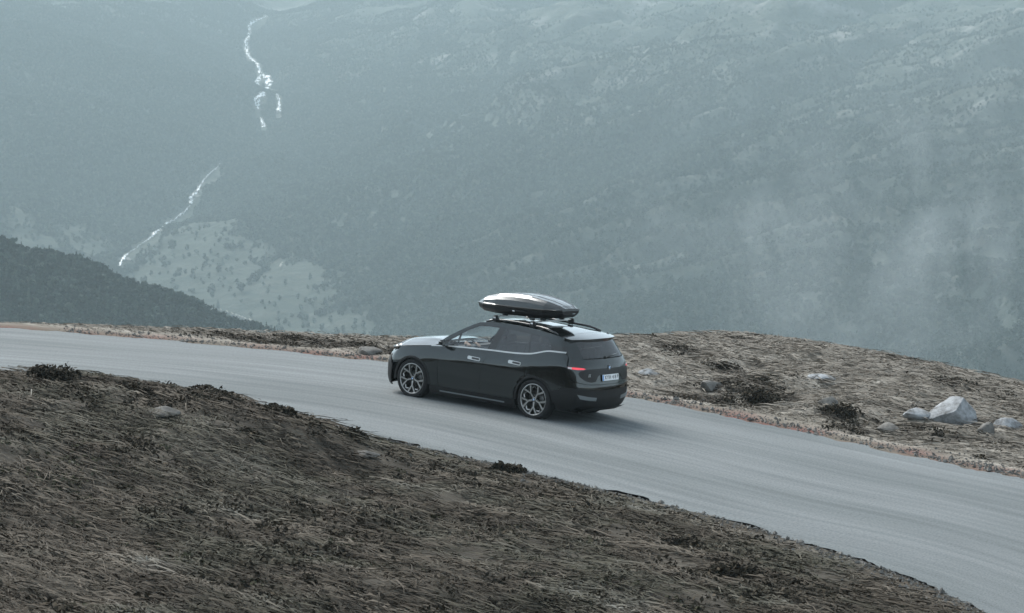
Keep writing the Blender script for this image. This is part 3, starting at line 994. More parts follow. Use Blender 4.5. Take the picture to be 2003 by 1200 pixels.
def rock_mesh(seed, sx, sy, sz):
    bm = bmesh.new()
    bmesh.ops.create_icosphere(bm, subdivisions=3, radius=1)
    for v in bm.verts:
        p = v.co * .9 + Vector((seed * 3.1, seed * 1.7, 0))
        d = 1 + .30 * mnoise.noise(p * 1.1) + .12 * mnoise.noise(p * 2.7)
        q = v.co * d
        for a in range(8):                       # planes that chop flat facets
            nn = Vector((math.sin(seed * 7 + a * 2.4), math.cos(seed * 5 + a * 1.7), .9 * math.sin(a * 3 + seed))).normalized()
            o = q.dot(nn) - .60
            if o > 0: q -= nn * o * .85
        if q.z < -.35: q.z = -.35 + (q.z + .35) * .3
        v.co = (q.x * sx, q.y * sy, (q.z + .25) * sz)
    me = bpy.data.meshes.new('boulder')
    bm.to_mesh(me); bm.free()
    me.polygons.foreach_set('use_smooth', [True] * len(me.polygons))
    me.set_sharp_from_angle(angle=math.radians(38))
    return me
for k, (px, py, wpx, hpx, mt, lab) in enumerate([
        (1868, 820, 116, 46, PALE, 'big white boulder on the knoll beyond the road at the right'),
        (1795, 815, 64, 20, PALE, 'smaller white boulder just left of the big white one'),
        (1972, 838, 66, 20, PALE, 'white boulder at the right frame edge beyond the road'),
        (1930, 850, 44, 20, GREY, 'grey stone between the white boulders at the right'),
        (1608, 742, 60, 12, PALE, 'flat pale slab lying in the grass high on the knoll'),
        (1622, 792, 50, 18, GREY, 'grey boulder in the hollow of the knoll behind the car'),
        (1392, 762, 60, 18, GREY, 'flat grey rock on the knoll close behind the car'),
        (1270, 732, 46, 10, PALE, 'thin pale slab just behind the car on the knoll'),
        (1740, 842, 56, 18, GREY, 'grey rock by the far road edge left of the white boulders'),
        (720, 692, 60, 16, GREY, 'grey rock on the far verge just ahead of the car'),
        (322, 808, 76, 14, GREY, 'flat grey stone sunk in the grass of the upper near bank at the left'),
        (715, 892, 60, 11, GREY, 'flat grey stone sunk in the near bank below the car')]):
    gx_, gy_, gz_ = ray_ground(px, py)
    dist = (Vector((gx_, gy_, gz_)) - CAM_POS).length
    wm, hm = wpx * dist / 4729, hpx * dist / 4729
    o = link('boulder', rock_mesh(k + 1, wm * .5, wm * .40, hm * .95), mt)
    o.location = (gx_, gy_, gz_ - hm * .22)
    o.rotation_euler = (0, 0, .6 + .25 * math.sin(k * 2.2))
    tag(o, lab, 'boulder', 'boulders lying on the heath')

# loose stones along both kerbs
def pebbles(name, P, label, seed, n, spread):
    rg = np.random.default_rng(seed)
    idx = rg.integers(0, len(P), n)
    T = np.gradient(P, axis=0)[idx]; T /= np.linalg.norm(T, axis=1)[:, None]
    off = rg.gamma(1.6, spread, n) * (1 if name == 'verge_gravel' else -1)
    x = P[idx, 0] - T[:, 1] * off + rg.normal(0, .1, n); y = P[idx, 1] + T[:, 0] * off + rg.normal(0, .1, n)
    z = heath_height(x, y)[0]
    s = rg.gamma(1.5, .008, n) + .005
    base = np.array([(1, 0, 0), (-.5, .87, 0), (-.5, -.87, 0), (.1, 0, .8), (0, .1, -.5)])
    tri = np.array([(0, 1, 3), (1, 2, 3), (2, 0, 3), (1, 0, 4), (2, 1, 4), (0, 2, 4)])
    a = rg.uniform(0, 6.28, n)
    B = base[None] * rg.uniform(.6, 1.4, (n, 5, 1))
    V = np.stack([B[..., 0] * np.cos(a)[:, None] - B[..., 1] * np.sin(a)[:, None], B[..., 0] * np.sin(a)[:, None] + B[..., 1] * np.cos(a)[:, None], B[..., 2]], -1)
    V = V * s[:, None, None] + np.stack([x, y, z + .3 * s], 1)[:, None, :]
    q = (np.arange(n) * 5)[:, None, None] + tri[None]
    me = numpy_mesh(name, V.reshape(-1, 3), q.reshape(-1, 3))
    me.polygons.foreach_set('use_smooth', np.zeros(len(me.polygons), bool))
    tag(link(name, me, GREY), label, 'gravel', kind='stuff')
pebbles('verge_gravel', FE[120:330], 'loose grey gravel along the outer road edge', 51, 5000, .22)
pebbles('kerb_gravel', NE[120:360], 'loose grey gravel along the inner road edge', 52, 4000, .14)
# ---------------------------------------------------------------- the car
PAINT = material('car_paint', (0.025, 0.031, 0.033), rough=0.13, metal=0.90, coat=1.0, coat_rough=0.02)
GLOSS = material('gloss_black', (0.004, 0.004, 0.005), rough=0.12, coat=0.6)
PLASTIC = material('black_plastic', (0.008, 0.008, 0.009), rough=0.55, spec=0.35)
SATIN = material('satin_black', (0.005, 0.005, 0.006), rough=0.38, spec=0.4)
CHROME = material('satin_aluminium', (0.42, 0.43, 0.43), rough=0.34, metal=1.0)
BRIGHT = material('machined_alloy', (0.34, 0.34, 0.335), rough=0.36, metal=1.0)
DARKALLOY = material('dark_alloy', (0.05, 0.048, 0.045), rough=0.4, metal=0.8)
RUBBER = material('tyre_rubber', (0.013, 0.013, 0.014), rough=0.75, spec=0.3)
INTER = material('interior_trim', (0.03, 0.03, 0.032), rough=0.7)
LEATHER = material('seat_leather', (0.045, 0.042, 0.04), rough=0.6)
REDLENS = material('red_lens', (0.60, 0.02, 0.03), rough=0.15, coat=0.7, emission=(1.0, 0.06, 0.10), estr=0.16)
CLEARLENS = material('pale_lens', (0.62, 0.60, 0.60), rough=0.15, coat=0.8)
ACCENT = material('grey_accent', (0.17, 0.19, 0.20), rough=0.4, metal=0.3, coat=0.5)
WHITE = material('plate_white', (0.80, 0.82, 0.84), rough=0.45)
INK = material('plate_ink', (0.012, 0.012, 0.015), rough=0.5)
BLUE = material('emblem_blue', (0.02, 0.22, 0.60), rough=0.3)
ROTOR = material('brake_steel', (0.12, 0.12, 0.12), rough=0.4, metal=1.0)

def glass_material(name, tint, opacity):
    m = bpy.data.materials.new(name)
    m.use_nodes = True
    N = Nodes(m)
    m.node_tree.nodes.clear()
    out = N.new('ShaderNodeOutputMaterial')
    mix = N.new('ShaderNodeMixShader')
    tr = N.new('ShaderNodeBsdfTransparent')
    tr.inputs[0].default_value = (*tint, 1)
    gl = N.new('ShaderNodeBsdfGlossy')
    gl.inputs['Roughness'].default_value = 0.01
    gl.inputs['Color'].default_value = (0.95, 0.97, 1.0, 1)
    fr = N.new('ShaderNodeLayerWeight')
    fr.inputs['Blend'].default_value = 0.5
    pw = N.new('ShaderNodeMath', operation='POWER')
    pw.inputs[1].default_value = 5.0
    N.link(fr.outputs['Facing'], pw.inputs[0])
    mul = N.new('ShaderNodeMath', operation='MULTIPLY_ADD')
    mul.inputs[1].default_value = 0.9
    mul.inputs[2].default_value = 0.05 + opacity
    N.link(pw.outputs[0], mul.inputs[0])
    N.link(mul.outputs[0], mix.inputs[0])
    N.link(tr.outputs[0], mix.inputs[1])
    N.link(gl.outputs[0], mix.inputs[2])
    N.link(mix.outputs[0], out.inputs[0])
    return m

GLASS = glass_material('clear_glass', (0.90, 0.94, 0.94), 0.02)
TINTED = glass_material('privacy_glass', (0.10, 0.105, 0.10), 0.04)

# -- the body surface: horizontal sections lofted in z, columns run tail centre -> side -> nose centre
def car_belt(x):
    return interp(x, [-2.6, -2.25, -1.8, -1.3, -.9, -.3, .6, 1.1, 1.7, 2.05, 2.3, 2.45],
                  [1.30, 1.36, 1.35, 1.24, 1.205, 1.185, 1.14, 1.095, 1.02, .965, .90, .86])
def car_tail(z):
    return float(interp(z, [.15, .3, .4, .55, .7, .82, 1.0, 1.1, 1.25, 1.40, 1.60, 1.7],
                        [-2.38, -2.50, -2.55, -2.585, -2.585, -2.57, -2.545, -2.525, -2.46, -2.36, -2.22, -2.16]))
def car_nose(z):
    return float(interp(z, [.15, .25, .4, .6, .75, .85, .92, .97, 1.0],
                        [2.28, 2.38, 2.42, 2.425, 2.40, 2.35, 2.26, 2.16, 2.08]))
def car_inset(d):
    return interp(d, [-.1, 0, .05, .1, .2, .28, .4, .6, .8, .95, 1.1],
                  [.115, .080, .060, .042, .012, 0, 0, .002, .008, .04, .12])
def car_green_y(x, z):
    h = z - car_belt(x)
    y = .886 - (.30 * h + .36 * h * np.abs(h))
    return y - .07 * np.clip((-1.45 - x) / .8, 0, 1)**2 - .06 * np.clip((x - .2) / .9, 0, 1)**2
def car_roof_z(x):
    return interp(x, [-2.4, -2.2, -1.89, -1.27, -.65, -.16, .11, .3, .6, 1.08],
                  [1.525, 1.573, 1.628, 1.685, 1.705, 1.692, 1.655, 1.60, 1.44, 1.17])

SIDE_X = [-2.05, -1.5, -.8, 0, .8, 1.5, 1.95]
SIDE_W = [.945, .98, .968, .962, .968, .98, .945]
def low_cols(z):
    T, Nn = car_tail(z), car_nose(z)
    P = np.array([(T, 0), (T + .01, .3), (T + .05, .57), (T + .12, .74), (T + .25, .865)] + list(zip(SIDE_X, SIDE_W))
                 + [(Nn - .26, .875), (Nn - .14, .77), (Nn - .06, .58), (Nn - .012, .3), (Nn, 0)], float)
    P[:, 1] -= car_inset(car_belt(P[:, 0]) - z) * np.clip(P[:, 1] / .9, 0, 1)
    return P
def up_cols(z):
    T = car_tail(z)
    x5 = max(-2.05, T + .36)
    k = float(car_green_y(x5, z)) / .945
    P = [(T, 0), (T + .01, .3 * k), (T + .05, .57 * k), (T + .12, .74 * k), (T + .23, .865 * k)]
    P += [(x, float(car_green_y(x, z))) for x in (x5, -1.5, -.8, 0, .8, 1.15)]
    return np.array(P, float)
def spline_row(P, ts, closed_end):
    n = len(P)
    flip = np.array([1., -1.])
    Q = np.vstack([P[1] * flip, P, (P[-2] * flip if closed_end else 2 * P[-1] - P[-2])[None]])
    i = np.minimum(ts.astype(int), n - 2)
    u = (ts - i)[:, None]
    p0, p1, p2, p3 = Q[i], Q[i + 1], Q[i + 2], Q[np.minimum(i + 3, n + 1)]
    return .5 * (2 * p1 + (-p0 + p2) * u + (2 * p0 - 5 * p1 + 4 * p2 - p3) * u**2 + (-p0 + 3 * p1 - 3 * p2 + p3) * u**3)
class Loft:
    def __init__(self, cols, z0, z1, n, tmax, closed):
        self.z = np.linspace(z0, z1, n)
        self.t = np.linspace(0, tmax, int(tmax * 40) + 1)
        self.tab = np.array([spline_row(cols(z), self.t, closed) for z in self.z])
        self.z0, self.dz, self.n = z0, self.z[1] - self.z[0], n
    def row(self, z):
        f = min(max((z - self.z0) / self.dz, 0), self.n - 1.001)
        i = int(f)
        return self.tab[i] * (1 - (f - i)) + self.tab[i + 1] * (f - i)
    def st(self, t, z):
        r = self.row(z)
        a = abs(t)
        x = np.interp(a, self.t, r[:, 0]); y = np.interp(a, self.t, r[:, 1])
        return np.array([x, math.copysign(max(y, 0), t), z])
    def sx(self, x, z):
        r = self.row(z)
        lo, hi = 80, len(self.t) - 1
        if hi > 600: hi = 560
        t = np.interp(x, r[lo:hi, 0], self.t[lo:hi])
        return self.st(t, z)
LOW = Loft(low_cols, .10, 1.45, 90, 16, True)
UP = Loft(up_cols, 1.0, 1.75, 60, 10, False)

def densify(poly, step):
    out = []
    for i, a in enumerate(poly):
        b = poly[(i + 1) % len(poly)]
        n = max(1, int(math.dist(a, b) / step))
        for k in range(n):
            out.append((a[0] + (b[0] - a[0]) * k / n, a[1] + (b[1] - a[1]) * k / n))
    return out

def inside(pt, poly):
    x, y = pt
    c = False
    j = len(poly) - 1
    for i in range(len(poly)):
        if (poly[i][1] > y) != (poly[j][1] > y) and \
           x < (poly[j][0] - poly[i][0]) * (y - poly[i][1]) / (poly[j][1] - poly[i][1]) + poly[i][0]:
            c = not c
        j = i
    return c

def patch_data(poly, f, off, thick, step, aspect=1.0):
    """a panel cut from surface f over a polygon, with a rim folded inward"""
    P = [(a * aspect, b) for a, b in poly]
    P = densify(P, step)
    xs = [a for a, b in P]; ys = [b for a, b in P]
    inner = []
    y = min(ys) + step * .5
    row = 0
    while y < max(ys):
        x = min(xs) + (step * .5 if row % 2 else step)
        while x < max(xs):
            if inside((x, y), P) and min((x - a)**2 + (y - b)**2 for a, b in P) > (step * .45)**2:
                inner.append((x, y))
            x += step
        y += step * .87
        row += 1
    pts = [Vector(q) for q in P + inner]
    vo, eo, fo, *_ = delaunay_2d_cdt(pts, [], [list(range(len(P)))], 1, 1e-6)
    co, no = [], []
    for v in vo:
        a, b = v.x / aspect, v.y
        p = f(a, b)
        e = 0.008
        du = f(a + e / aspect, b) - f(a - e / aspect, b)
        dv = f(a, b + e) - f(a, b - e)
        n = np.cross(du, dv)
        n = n / (np.linalg.norm(n) + 1e-12)
        c = np.array([min(max(p[0], -1.7), 1.6), 0, .75])
        if np.dot(n, p - c) < 0: n = -n
        co.append(p + n * off); no.append(n)
    faces = []
    for t in fo:
        a, b, c = (co[i] for i in t)
        if np.dot(np.cross(b - a, c - a), no[t[0]] + no[t[1]] + no[t[2]]) < 0:
            t = list(reversed(t))
        faces.append(list(t))
    if thick > 0:
        cnt = {}
        for t in faces:
            for i in range(len(t)):
                cnt[(t[i], t[(i + 1) % len(t)])] = 1
        base = len(co)
        rim = {}
        for (a, b) in list(cnt):
            if (b, a) not in cnt:
                for q in (a, b):
                    if q not in rim:
                        rim[q] = len(co)
                        co.append(co[q] - no[q] * thick); no.append(no[q])
                faces.append([b, a, rim[a], rim[b]])
    return co, no, faces

def make_patch(name, data, mat, parent, mirror=False):
    co, no, faces = data
    if mirror:
        co = [np.array([p[0], -p[1], p[2]]) for p in co]
        no = [np.array([p[0], -p[1], p[2]]) for p in no]
        faces = [list(reversed(t)) for t in faces]
    me = bpy.data.meshes.new(name)
    me.from_pydata([tuple(p) for p in co], [], faces)
    me.polygons.foreach_set('use_smooth', [True] * len(me.polygons))
    me.update()
    me.normals_split_custom_set_from_vertices([tuple(n) for n in no])
    return link(name, me, mat, parent)

car = empty('car')
tag(car, 'dark metallic grey electric family car with alloy wheels driving along the mountain road', 'car')

def both(name, poly, f, mat, off=0, thick=.02, step=.06, parents=(None, None), aspect=1.0):
    d = patch_data(poly, f, off, thick, step, aspect)
    l = make_patch(name, d, mat, parents[0] or car)
    r = make_patch(name, d, mat, parents[1] or car, mirror=True)
    return l, r
def wrap(name, poly, f, mat, off=0, thick=.02, step=.06, parent=None):
    return make_patch(name, patch_data(poly, f, off, thick, step, .25), mat, parent or car)
def arc(cx, cz, r, a0, a1, n=14):
    return [(cx + r * math.cos(math.radians(a0 + (a1 - a0) * k / n)),
             cz + r * math.sin(math.radians(a0 + (a1 - a0) * k / n))) for k in range(n + 1)]
def beltline(x0, x1, dz, n=14):
    return [(x0 + (x1 - x0) * k / n, float(car_belt(x0 + (x1 - x0) * k / n)) + dz) for k in range(n + 1)]

WR, AX = .392, 1.5                 # wheel radius, half wheelbase
# underbody and wheel houses
bm = bmesh.new()
sec = [(-2.40, .42, .62), (-2.2, .24, .90), (-1.70, .22, 1.00), (-1.55, .20, .56), (.95, .20, .56), (1.05, .20, .98), (1.95, .22, .86), (2.25, .28, .74)]
rings = []
for x, z0, z1 in sec:
    w = .66
    rings.append([bm.verts.new(v) for v in ((x, -w, z0), (x, w, z0), (x, w, z1), (x, -w, z1))])
for a, b in zip(rings[:-1], rings[1:]):
    for k in range(4):
        bm.faces.new((a[k], a[(k + 1) % 4], b[(k + 1) % 4], b[k]))
bm.faces.new(rings[0][::-1]); bm.faces.new(rings[-1])
# side floor pans between the wheels
for s in (-1, 1):
    r = []
    for x in (-1.0, 1.0):
        r.append([bm.verts.new(v) for v in ((x, s * .655, .20), (x, s * .90, .20), (x, s * .90, .56), (x, s * .655, .56))])
    for k in range(4):
        q = (r[0][k], r[0][(k + 1) % 4], r[1][(k + 1) % 4], r[1][k])
        bm.faces.new(q if s < 0 else q[::-1])
    bm.faces.new(r[0] if s > 0 else r[0][::-1]); bm.faces.new(r[1] if s < 0 else r[1][::-1])
bm_obj('underbody', bm, PLASTIC, car, smooth=False)
for sx in (-1, 1):
    for sy in (-1, 1):
        vs_, fs_ = [], []
        for k in range(17):
            a = math.pi * (-.08 + 1.16 * k / 16)
            for y in (.62, .93):
                vs_.append((sx * AX + .455 * math.cos(a), sy * y, .39 + .455 * math.sin(a)))
        for k in range(16):
            fs_.append((2 * k, 2 * k + 1, 2 * k + 3, 2 * k + 2))
        mesh_obj('wheel_house', vs_, fs_, PLASTIC, car)

lowx = LOW.sx
# doors
fd_poly = beltline(.795, -.335, -.012) + [(-.27, 1.02), (-.215, .86), (-.18, .65), (-.18, .45), (-.21, .335),
                                          (.80, .335), (.835, .45), (.86, .70), (.84, .95)]
rd_poly = beltline(-.345, -1.345, -.012) + [(-1.34, 1.02), (-1.30, .91)] + arc(-AX, .39, .50, 62, 6, 8) \
          + [(-1.02, .335), (-.222, .335), (-.192, .45), (-.192, .65), (-.227, .86), (-.282, 1.02)]
fdoor = both('door', fd_poly, lowx, PAINT)
rdoor = both('door', rd_poly, lowx, PAINT)
for o in fdoor: o['label'] = 'front door'
for o in rdoor: o['label'] = 'rear door'
# front fender
fen = beltline(.807, 2.08, -.008) + [(2.12, .86), (2.10, .76), (2.02, .66)] + arc(AX, .39, .452, 38, 178, 22) \
      + [(1.04, .335), (.812, .335), (.847, .45), (.872, .70), (.852, .95)]
both('front_fender', fen, lowx, PAINT)
# rear quarter panel up to the tailgate shut line
rq = beltline(-1.357, -2.10, -.012) + [(-2.170, 1.28), (-2.199, 1.06), (-2.239, .93), (-2.262, .88), (-2.262, .72), (-2.13, .70), (-2.06, .66)] \
     + arc(-AX, .39, .452, 150, 62, 18) + [(-1.312, .91), (-1.352, 1.02)]
both('rear_quarter_panel', rq, lowx, PAINT)
# sills, arch mouldings
sill = [(1.035, .325), (-1.035, .325), (-1.035, .17), (1.035, .17)]
both('sill', sill, lowx, PLASTIC, off=.004)
both('sill_line', [(.78, .262), (-.80, .262), (-.80, .236), (.78, .236)], lowx, ACCENT, off=.010, thick=.006)  # paler grey strip along the sill crease
for cx in (AX, -AX):
    a0, a1 = (-6, 186)
    both('arch_moulding', arc(cx, .39, .455, a0, a1, 30) + arc(cx, .39, .418, a1, a0, 30), lowx, PLASTIC, off=.008, thick=.03)

# nose
def lowt(t, z): return LOW.st(t, z)
def noset(t, z):                       # t = signed distance from the nose centre column
    q = LOW.st(16 - abs(t), z)
    q[1] = math.copysign(abs(q[1]), t)
    return q
wrap('front_bumper', [(-4.35, .20), (4.35, .20), (4.42, .34), (4.62, .60), (4.25, .70), (3.95, .79), (2.4, .80), (0, .80), (-2.4, .80),
                      (-3.95, .79), (-4.25, .70), (-4.62, .60), (-4.42, .34)], noset, PLASTIC)
wrap('front_panel', [(-3.98, .80), (-2.4, .81), (0, .81), (2.4, .81), (3.98, .80), (4.1, .90), (3.4, .90), (2.5, .905), (0, .925), (-2.5, .905), (-3.4, .90), (-4.1, .90)],
     noset, PAINT)
for s in (-1, 1):
    wrap('headlight', [(s * 3.75, .868), (s * 3.2, .86), (s * 2.3, .845), (s * 1.7, .835), (s * 1.7, .865), (s * 2.4, .885), (s * 3.2, .893)], noset, CLEARLENS, off=.006, thick=.01)
wrap('grille', [(-1.3, .30), (1.3, .30), (1.6, .55), (1.2, .78), (-1.2, .78), (-1.6, .55)], noset, GLOSS, off=.008, thick=.012)

# bonnet
def hood_f(u, x):
    ye = float(LOW.sx(min(x, 2.02), float(car_belt(x)) - .004)[1]) if x < 2.02 else float(interp(x, [2.0, 2.1, 2.2, 2.3, 2.36], [.875, .84, .77, .62, .45]))
    ye -= .006
    z = float(car_belt(x)) + .002 + float(interp(x, [1.0, 1.5, 1.9, 2.2, 2.38], [.095, .150, .155, .10, .03])) * (1 - abs(u)**2.6)
    z += .012 * math.exp(-((abs(u) - .55) / .10)**2) * float(sstep(2.3, 1.9, x))
    return np.array([x - .02 * (1 - abs(u)), u * ye, z])
V, F = [], []
nx_, nu = 26, 33
for i in range(nx_):
    x = 2.37 - (2.37 - 1.02) * i / (nx_ - 1)
    for j in range(nu):
        V.append(hood_f(-1 + 2 * j / (nu - 1), x))
for i in range(nx_ - 1):
    for j in range(nu - 1):
        a = i * nu + j
        F.append((a, a + nu, a + nu + 1, a + 1))
bonnet = mesh_obj('bonnet', V, F, PAINT, car)

# greenhouse: side windows, pillars, cant rail
upx = UP.sx
gtop = [(.696, 1.264), (.60, 1.325), (.494, 1.393), (.36, 1.478), (.223, 1.550), (.12, 1.588), (.009, 1.606), (-.2, 1.616), (-.398, 1.619), (-.687, 1.617),
        (-.95, 1.611), (-1.183, 1.598), (-1.40, 1.587), (-1.56, 1.575), (-1.64, 1.548), (-1.70, 1.502), (-1.75, 1.468)]
def top_seg(x0, x1):
    pts = [q for q in gtop if x1 < q[0] < x0]
    zs = lambda x: float(np.interp(-x, [-q[0] for q in gtop], [q[1] for q in gtop]))
    return [(x0, zs(x0))] + pts + [(x1, zs(x1))]
def bl(x0, x1, dz=.012): return beltline(x0, x1, dz, 8)
qlite = both('quarter_light', top_seg(.690, .505) + bl(.515, .86), upx, GLASS, off=-.006, thick=0, step=.08)
fwin = both('window', top_seg(.475, -.395) + bl(-.275, .49), upx, GLASS, off=-.006, thick=0, step=.08, parents=fdoor)
rwin = both('window', top_seg(-.525, -1.185) + bl(-1.265, -.445), upx, TINTED, off=-.006, thick=0, step=.08, parents=rdoor)
qwin = both('quarter_window', top_seg(-1.20, -1.74) + [(-1.76, 1.44), (-1.78, 1.405)] + bl(-1.76, -1.285), upx, TINTED, off=-.006, thick=0, step=.08)
both('b_pillar', top_seg(-.39, -.53) + bl(-.45, -.27), upx, GLOSS, off=-.004, thick=.04)
both('window_divider', top_seg(.505, .475) + bl(.49, .515), upx, GLOSS, off=-.004, thick=.03, step=.03)
both('window_divider', top_seg(-1.183, -1.202) + bl(-1.287, -1.263), upx, GLOSS, off=-.004, thick=.03, step=.03)
# black seal along the window top
seal = [(x, z + .013) for x, z in gtop]
both('window_seal', [(.80, 1.205), (.86, 1.135)] + gtop[:0] + [(.696, 1.262)] + gtop[1:] + list(reversed(seal)) + [(.705, 1.283)], upx, GLOSS, off=.001, thick=.02, step=.04)
# body-coloured A pillar and cant rail above the windows
edge = [(.985, 1.165), (.78, 1.315), (.60, 1.42), (.42, 1.52), (.263, 1.60)] + [(x, float(car_roof_z(x)) + .004) for x in (.12, 0, -.15, -.4, -.7, -1.0, -1.3, -1.6, -1.93)]
low_edge = [(.87, 1.14), (.81, 1.212), (.71, 1.290)] + [(x, z + .002) for x, z in seal[1:]]
rail = edge + [(-2.035, 1.50), (-2.09, 1.385), (-2.0, 1.378), (-1.82, 1.372), (-1.79, 1.42)] + list(reversed(low_edge)) + [(.985, 1.125)]
both('cant_rail', rail, upx, PAINT, off=0, thick=.04, step=.05)
both('pillar_insert', [(-1.775, 1.44), (-1.80, 1.462), (-2.055, 1.455), (-2.09, 1.385), (-2.0, 1.370), (-1.80, 1.366)], upx, GLOSS, off=.004, thick=.01, step=.04)
# tailgate: corner frames, panel, glass
def upt(t, z): return UP.st(t, z)
def t_up(x, z):
    r = UP.row(z)
    return float(np.interp(x, r[80:260, 0], UP.t[80:260]))
def t_low(x, z):
    r = LOW.row(z)
    return float(np.interp(x, r[60:260, 0], LOW.t[60:260]))
gate_side = [(t_up(-1.945, 1.655), 1.655), (t_up(-2.045, 1.50), 1.50), (t_up(-2.10, 1.39), 1.39), (t_up(-2.125, 1.345), 1.345)]
gate = empty('tailgate', parent=car)
both('rear_pillar_shell', [(-1.70, 1.60), (-1.95, 1.575), (-2.11, 1.52), (-2.11, 1.40), (-2.10, 1.30), (-1.75, 1.36)], upx, GLOSS, off=-.014, thick=.03, step=.06)
for s in (-1, 1):
    fr = [(s * t, z) for t, z in gate_side] + [(s * 4.4, 1.30), (s * 3.3, 1.265), (s * 2.60, 1.262), (s * 2.72, 1.36), (s * 2.80, 1.48), (s * 2.86, 1.575), (s * 3.4, 1.60)]
    wrap('tailgate_frame', fr, upt, PAINT, off=.001, parent=gate)
wrap('rear_window', [(-2.58, 1.268), (0, 1.262), (2.58, 1.268), (2.70, 1.36), (2.78, 1.48), (2.84, 1.575), (0, 1.60), (-2.84, 1.575), (-2.78, 1.48), (-2.70, 1.36)],
     upt, TINTED, off=-.004, thick=0, step=.07, parent=gate)
bs = lambda x, z: t_low(x, z)
gl = [(bs(-2.135, 1.335), 1.335), (bs(-2.178, 1.28), 1.28), (bs(-2.205, 1.06), 1.06), (bs(-2.245, .93), .93), (bs(-2.285, .875), .875), (3.4, .825), (2.4, .795), (1.2, .782), (0, .78)]
gpoly = gl + [(-a, b) for a, b in reversed(gl[:-1])] + [(-3.3, 1.258), (-2.4, 1.252), (0, 1.248), (2.4, 1.252), (3.3, 1.258)]
wrap('tailgate_panel', gpoly, lowt, PAINT, parent=gate)
bp = [(1.1, 1.075), (2.3, 1.070), (3.15, 1.035), (3.35, 1.0), (3.2, .93), (2.6, .862), (1.85, .828), (1.45, .842), (1.15, .955), (0, .955)]
wrap('tailgate_insert', bp[:-1] + [(-a, b) for a, b in reversed(bp[:-1])], lowt, SATIN, off=.004, thick=.01, step=.05, parent=gate)
wrap('light_band', [(-3.4, 1.122), (-1.5, 1.112), (0, 1.11), (1.5, 1.112), (3.4, 1.122), (3.4, 1.112), (1.5, 1.098), (0, 1.096), (-1.5, 1.098), (-3.4, 1.112)], lowt, GLOSS, off=.005, thick=.01, step=.05, parent=gate)
for s in (-1, 1):
    x0 = bs(-2.215, 1.10)
    li = wrap('tail_light', [(s * x0, 1.106), (s * 3.4, 1.102), (s * 2.75, 1.094), (s * 2.45, 1.080), (s * 2.75, 1.068), (s * 3.4, 1.064), (s * x0, 1.072)], lowt, REDLENS, off=.010, thick=.012, step=.04, parent=gate)
    wrap('lens', [(s * x0, 1.104), (s * (x0 - .38), 1.103), (s * (x0 - .38), 1.068), (s * x0, 1.073)], lowt, CLEARLENS, off=.012, thick=.004, step=.04, parent=li)
# roof and spoiler
def roof_f(u, x):
    ze = float(car_roof_z(x)) + .004
    ye = float(car_green_y(x, ze)) - .004
    if x < -1.90: ye -= .10 * ((-1.90 - x) / .35)**2
    return np.array([x, u * ye, ze + .045 * (1 - abs(u)**2.4) * float(sstep(.35, -.2, x) * .7 + .3)])
def roof_grid(name, xa, xb, n, mat, parent, bow=0.0, thick=.0):
    V, F = [], []
    for i in range(n):
        for j in range(nu):
            u = -1 + 2 * j / (nu - 1)
            s = i / (n - 1)
            xe = xb(u) if callable(xb) else xb
            x = xa + (xe - xa) * s + (bow * (1 - u * u) * (1 - s))
            V.append(roof_f(u, x))
    for i in range(n - 1):
        for j in range(nu - 1):
            a = i * nu + j
            F.append((a, a + nu, a + nu + 1, a + 1))
    return mesh_obj(name, V, F, mat, parent)
roof_grid('roof', .235, -1.93, 40, PAINT, car, bow=.03)
SPX = lambda u: -2.275 + .16 * abs(u)**3
sp = roof_grid('roof_spoiler', -1.938, SPX, 12, PAINT, car)
# black lip under the spoiler
V, F = [], []
for j in range(nu):
    u = -1 + 2 * j / (nu - 1)
    a = roof_f(u, SPX(u))
    b = a + np.array([.030, 0, -.085])
    b[1] *= 1.0
    c = np.array([b[0] + .10, b[1] * .98, b[2] + .01])
    V += [a, b, c]
for j in range(nu - 1):
    a = 3 * j
    F += [(a, a + 3, a + 4, a + 1), (a + 1, a + 4, a + 5, a + 2)]
mesh_obj('spoiler_lip', V, F, GLOSS, sp, smooth=False)
for s in (-1, 1):                                # closed sides of the spoiler
    V, F = [], []
    for k in range(9):
        x = -1.938 - (2.115 - 1.938) * k / 8
        q = roof_f(s, x)
        d = .05 + .03 * k / 8
        yo = float(UP.sx(max(x, -2.17), q[2] - d)[1]) if x > -2.17 else q[1] * s
        V += [q, np.array([x + .02 * k / 8, s * min(abs(q[1]) + .012, yo), q[2] - d])]
    for k in range(8):
        F.append((2 * k, 2 * k + 1, 2 * k + 3, 2 * k + 2))
    mesh_obj('spoiler_side', V, F, PAINT, sp)
# windscreen
V, F = [], []
for i in range(12):
    s = i / 11
    for j in range(nu):
        u = -1 + 2 * j / (nu - 1)
        x = (1.0 + .17 * (1 - u * u)) * (1 - s) + (.245 + .03 * (1 - u * u)) * s
        ye = .845 * (1 - s) + float(car_green_y(.25, 1.60)) * s - .015
        z = (1.125 + .03 * (1 - u * u)) * (1 - s) + (1.604 + .028 * (1 - u * u)) * s + .035 * math.sin(math.pi * s)
        V.append((x, u * ye, z))
for i in range(11):
    for j in range(nu - 1):
        a = i * nu + j
        F.append((a, a + 1, a + nu + 1, a + nu))
mesh_obj('windscreen', V, F, GLASS, car)
mesh_obj('cowl', [(1.22, -.80, 1.10), (1.22, .80, 1.10), (1.03, .83, 1.125), (1.03, -.83, 1.125), (1.22, 0, 1.15), (1.19, 0, 1.15)],
         [(0, 4, 1, 2, 5, 3)], PLASTIC, car, smooth=False)

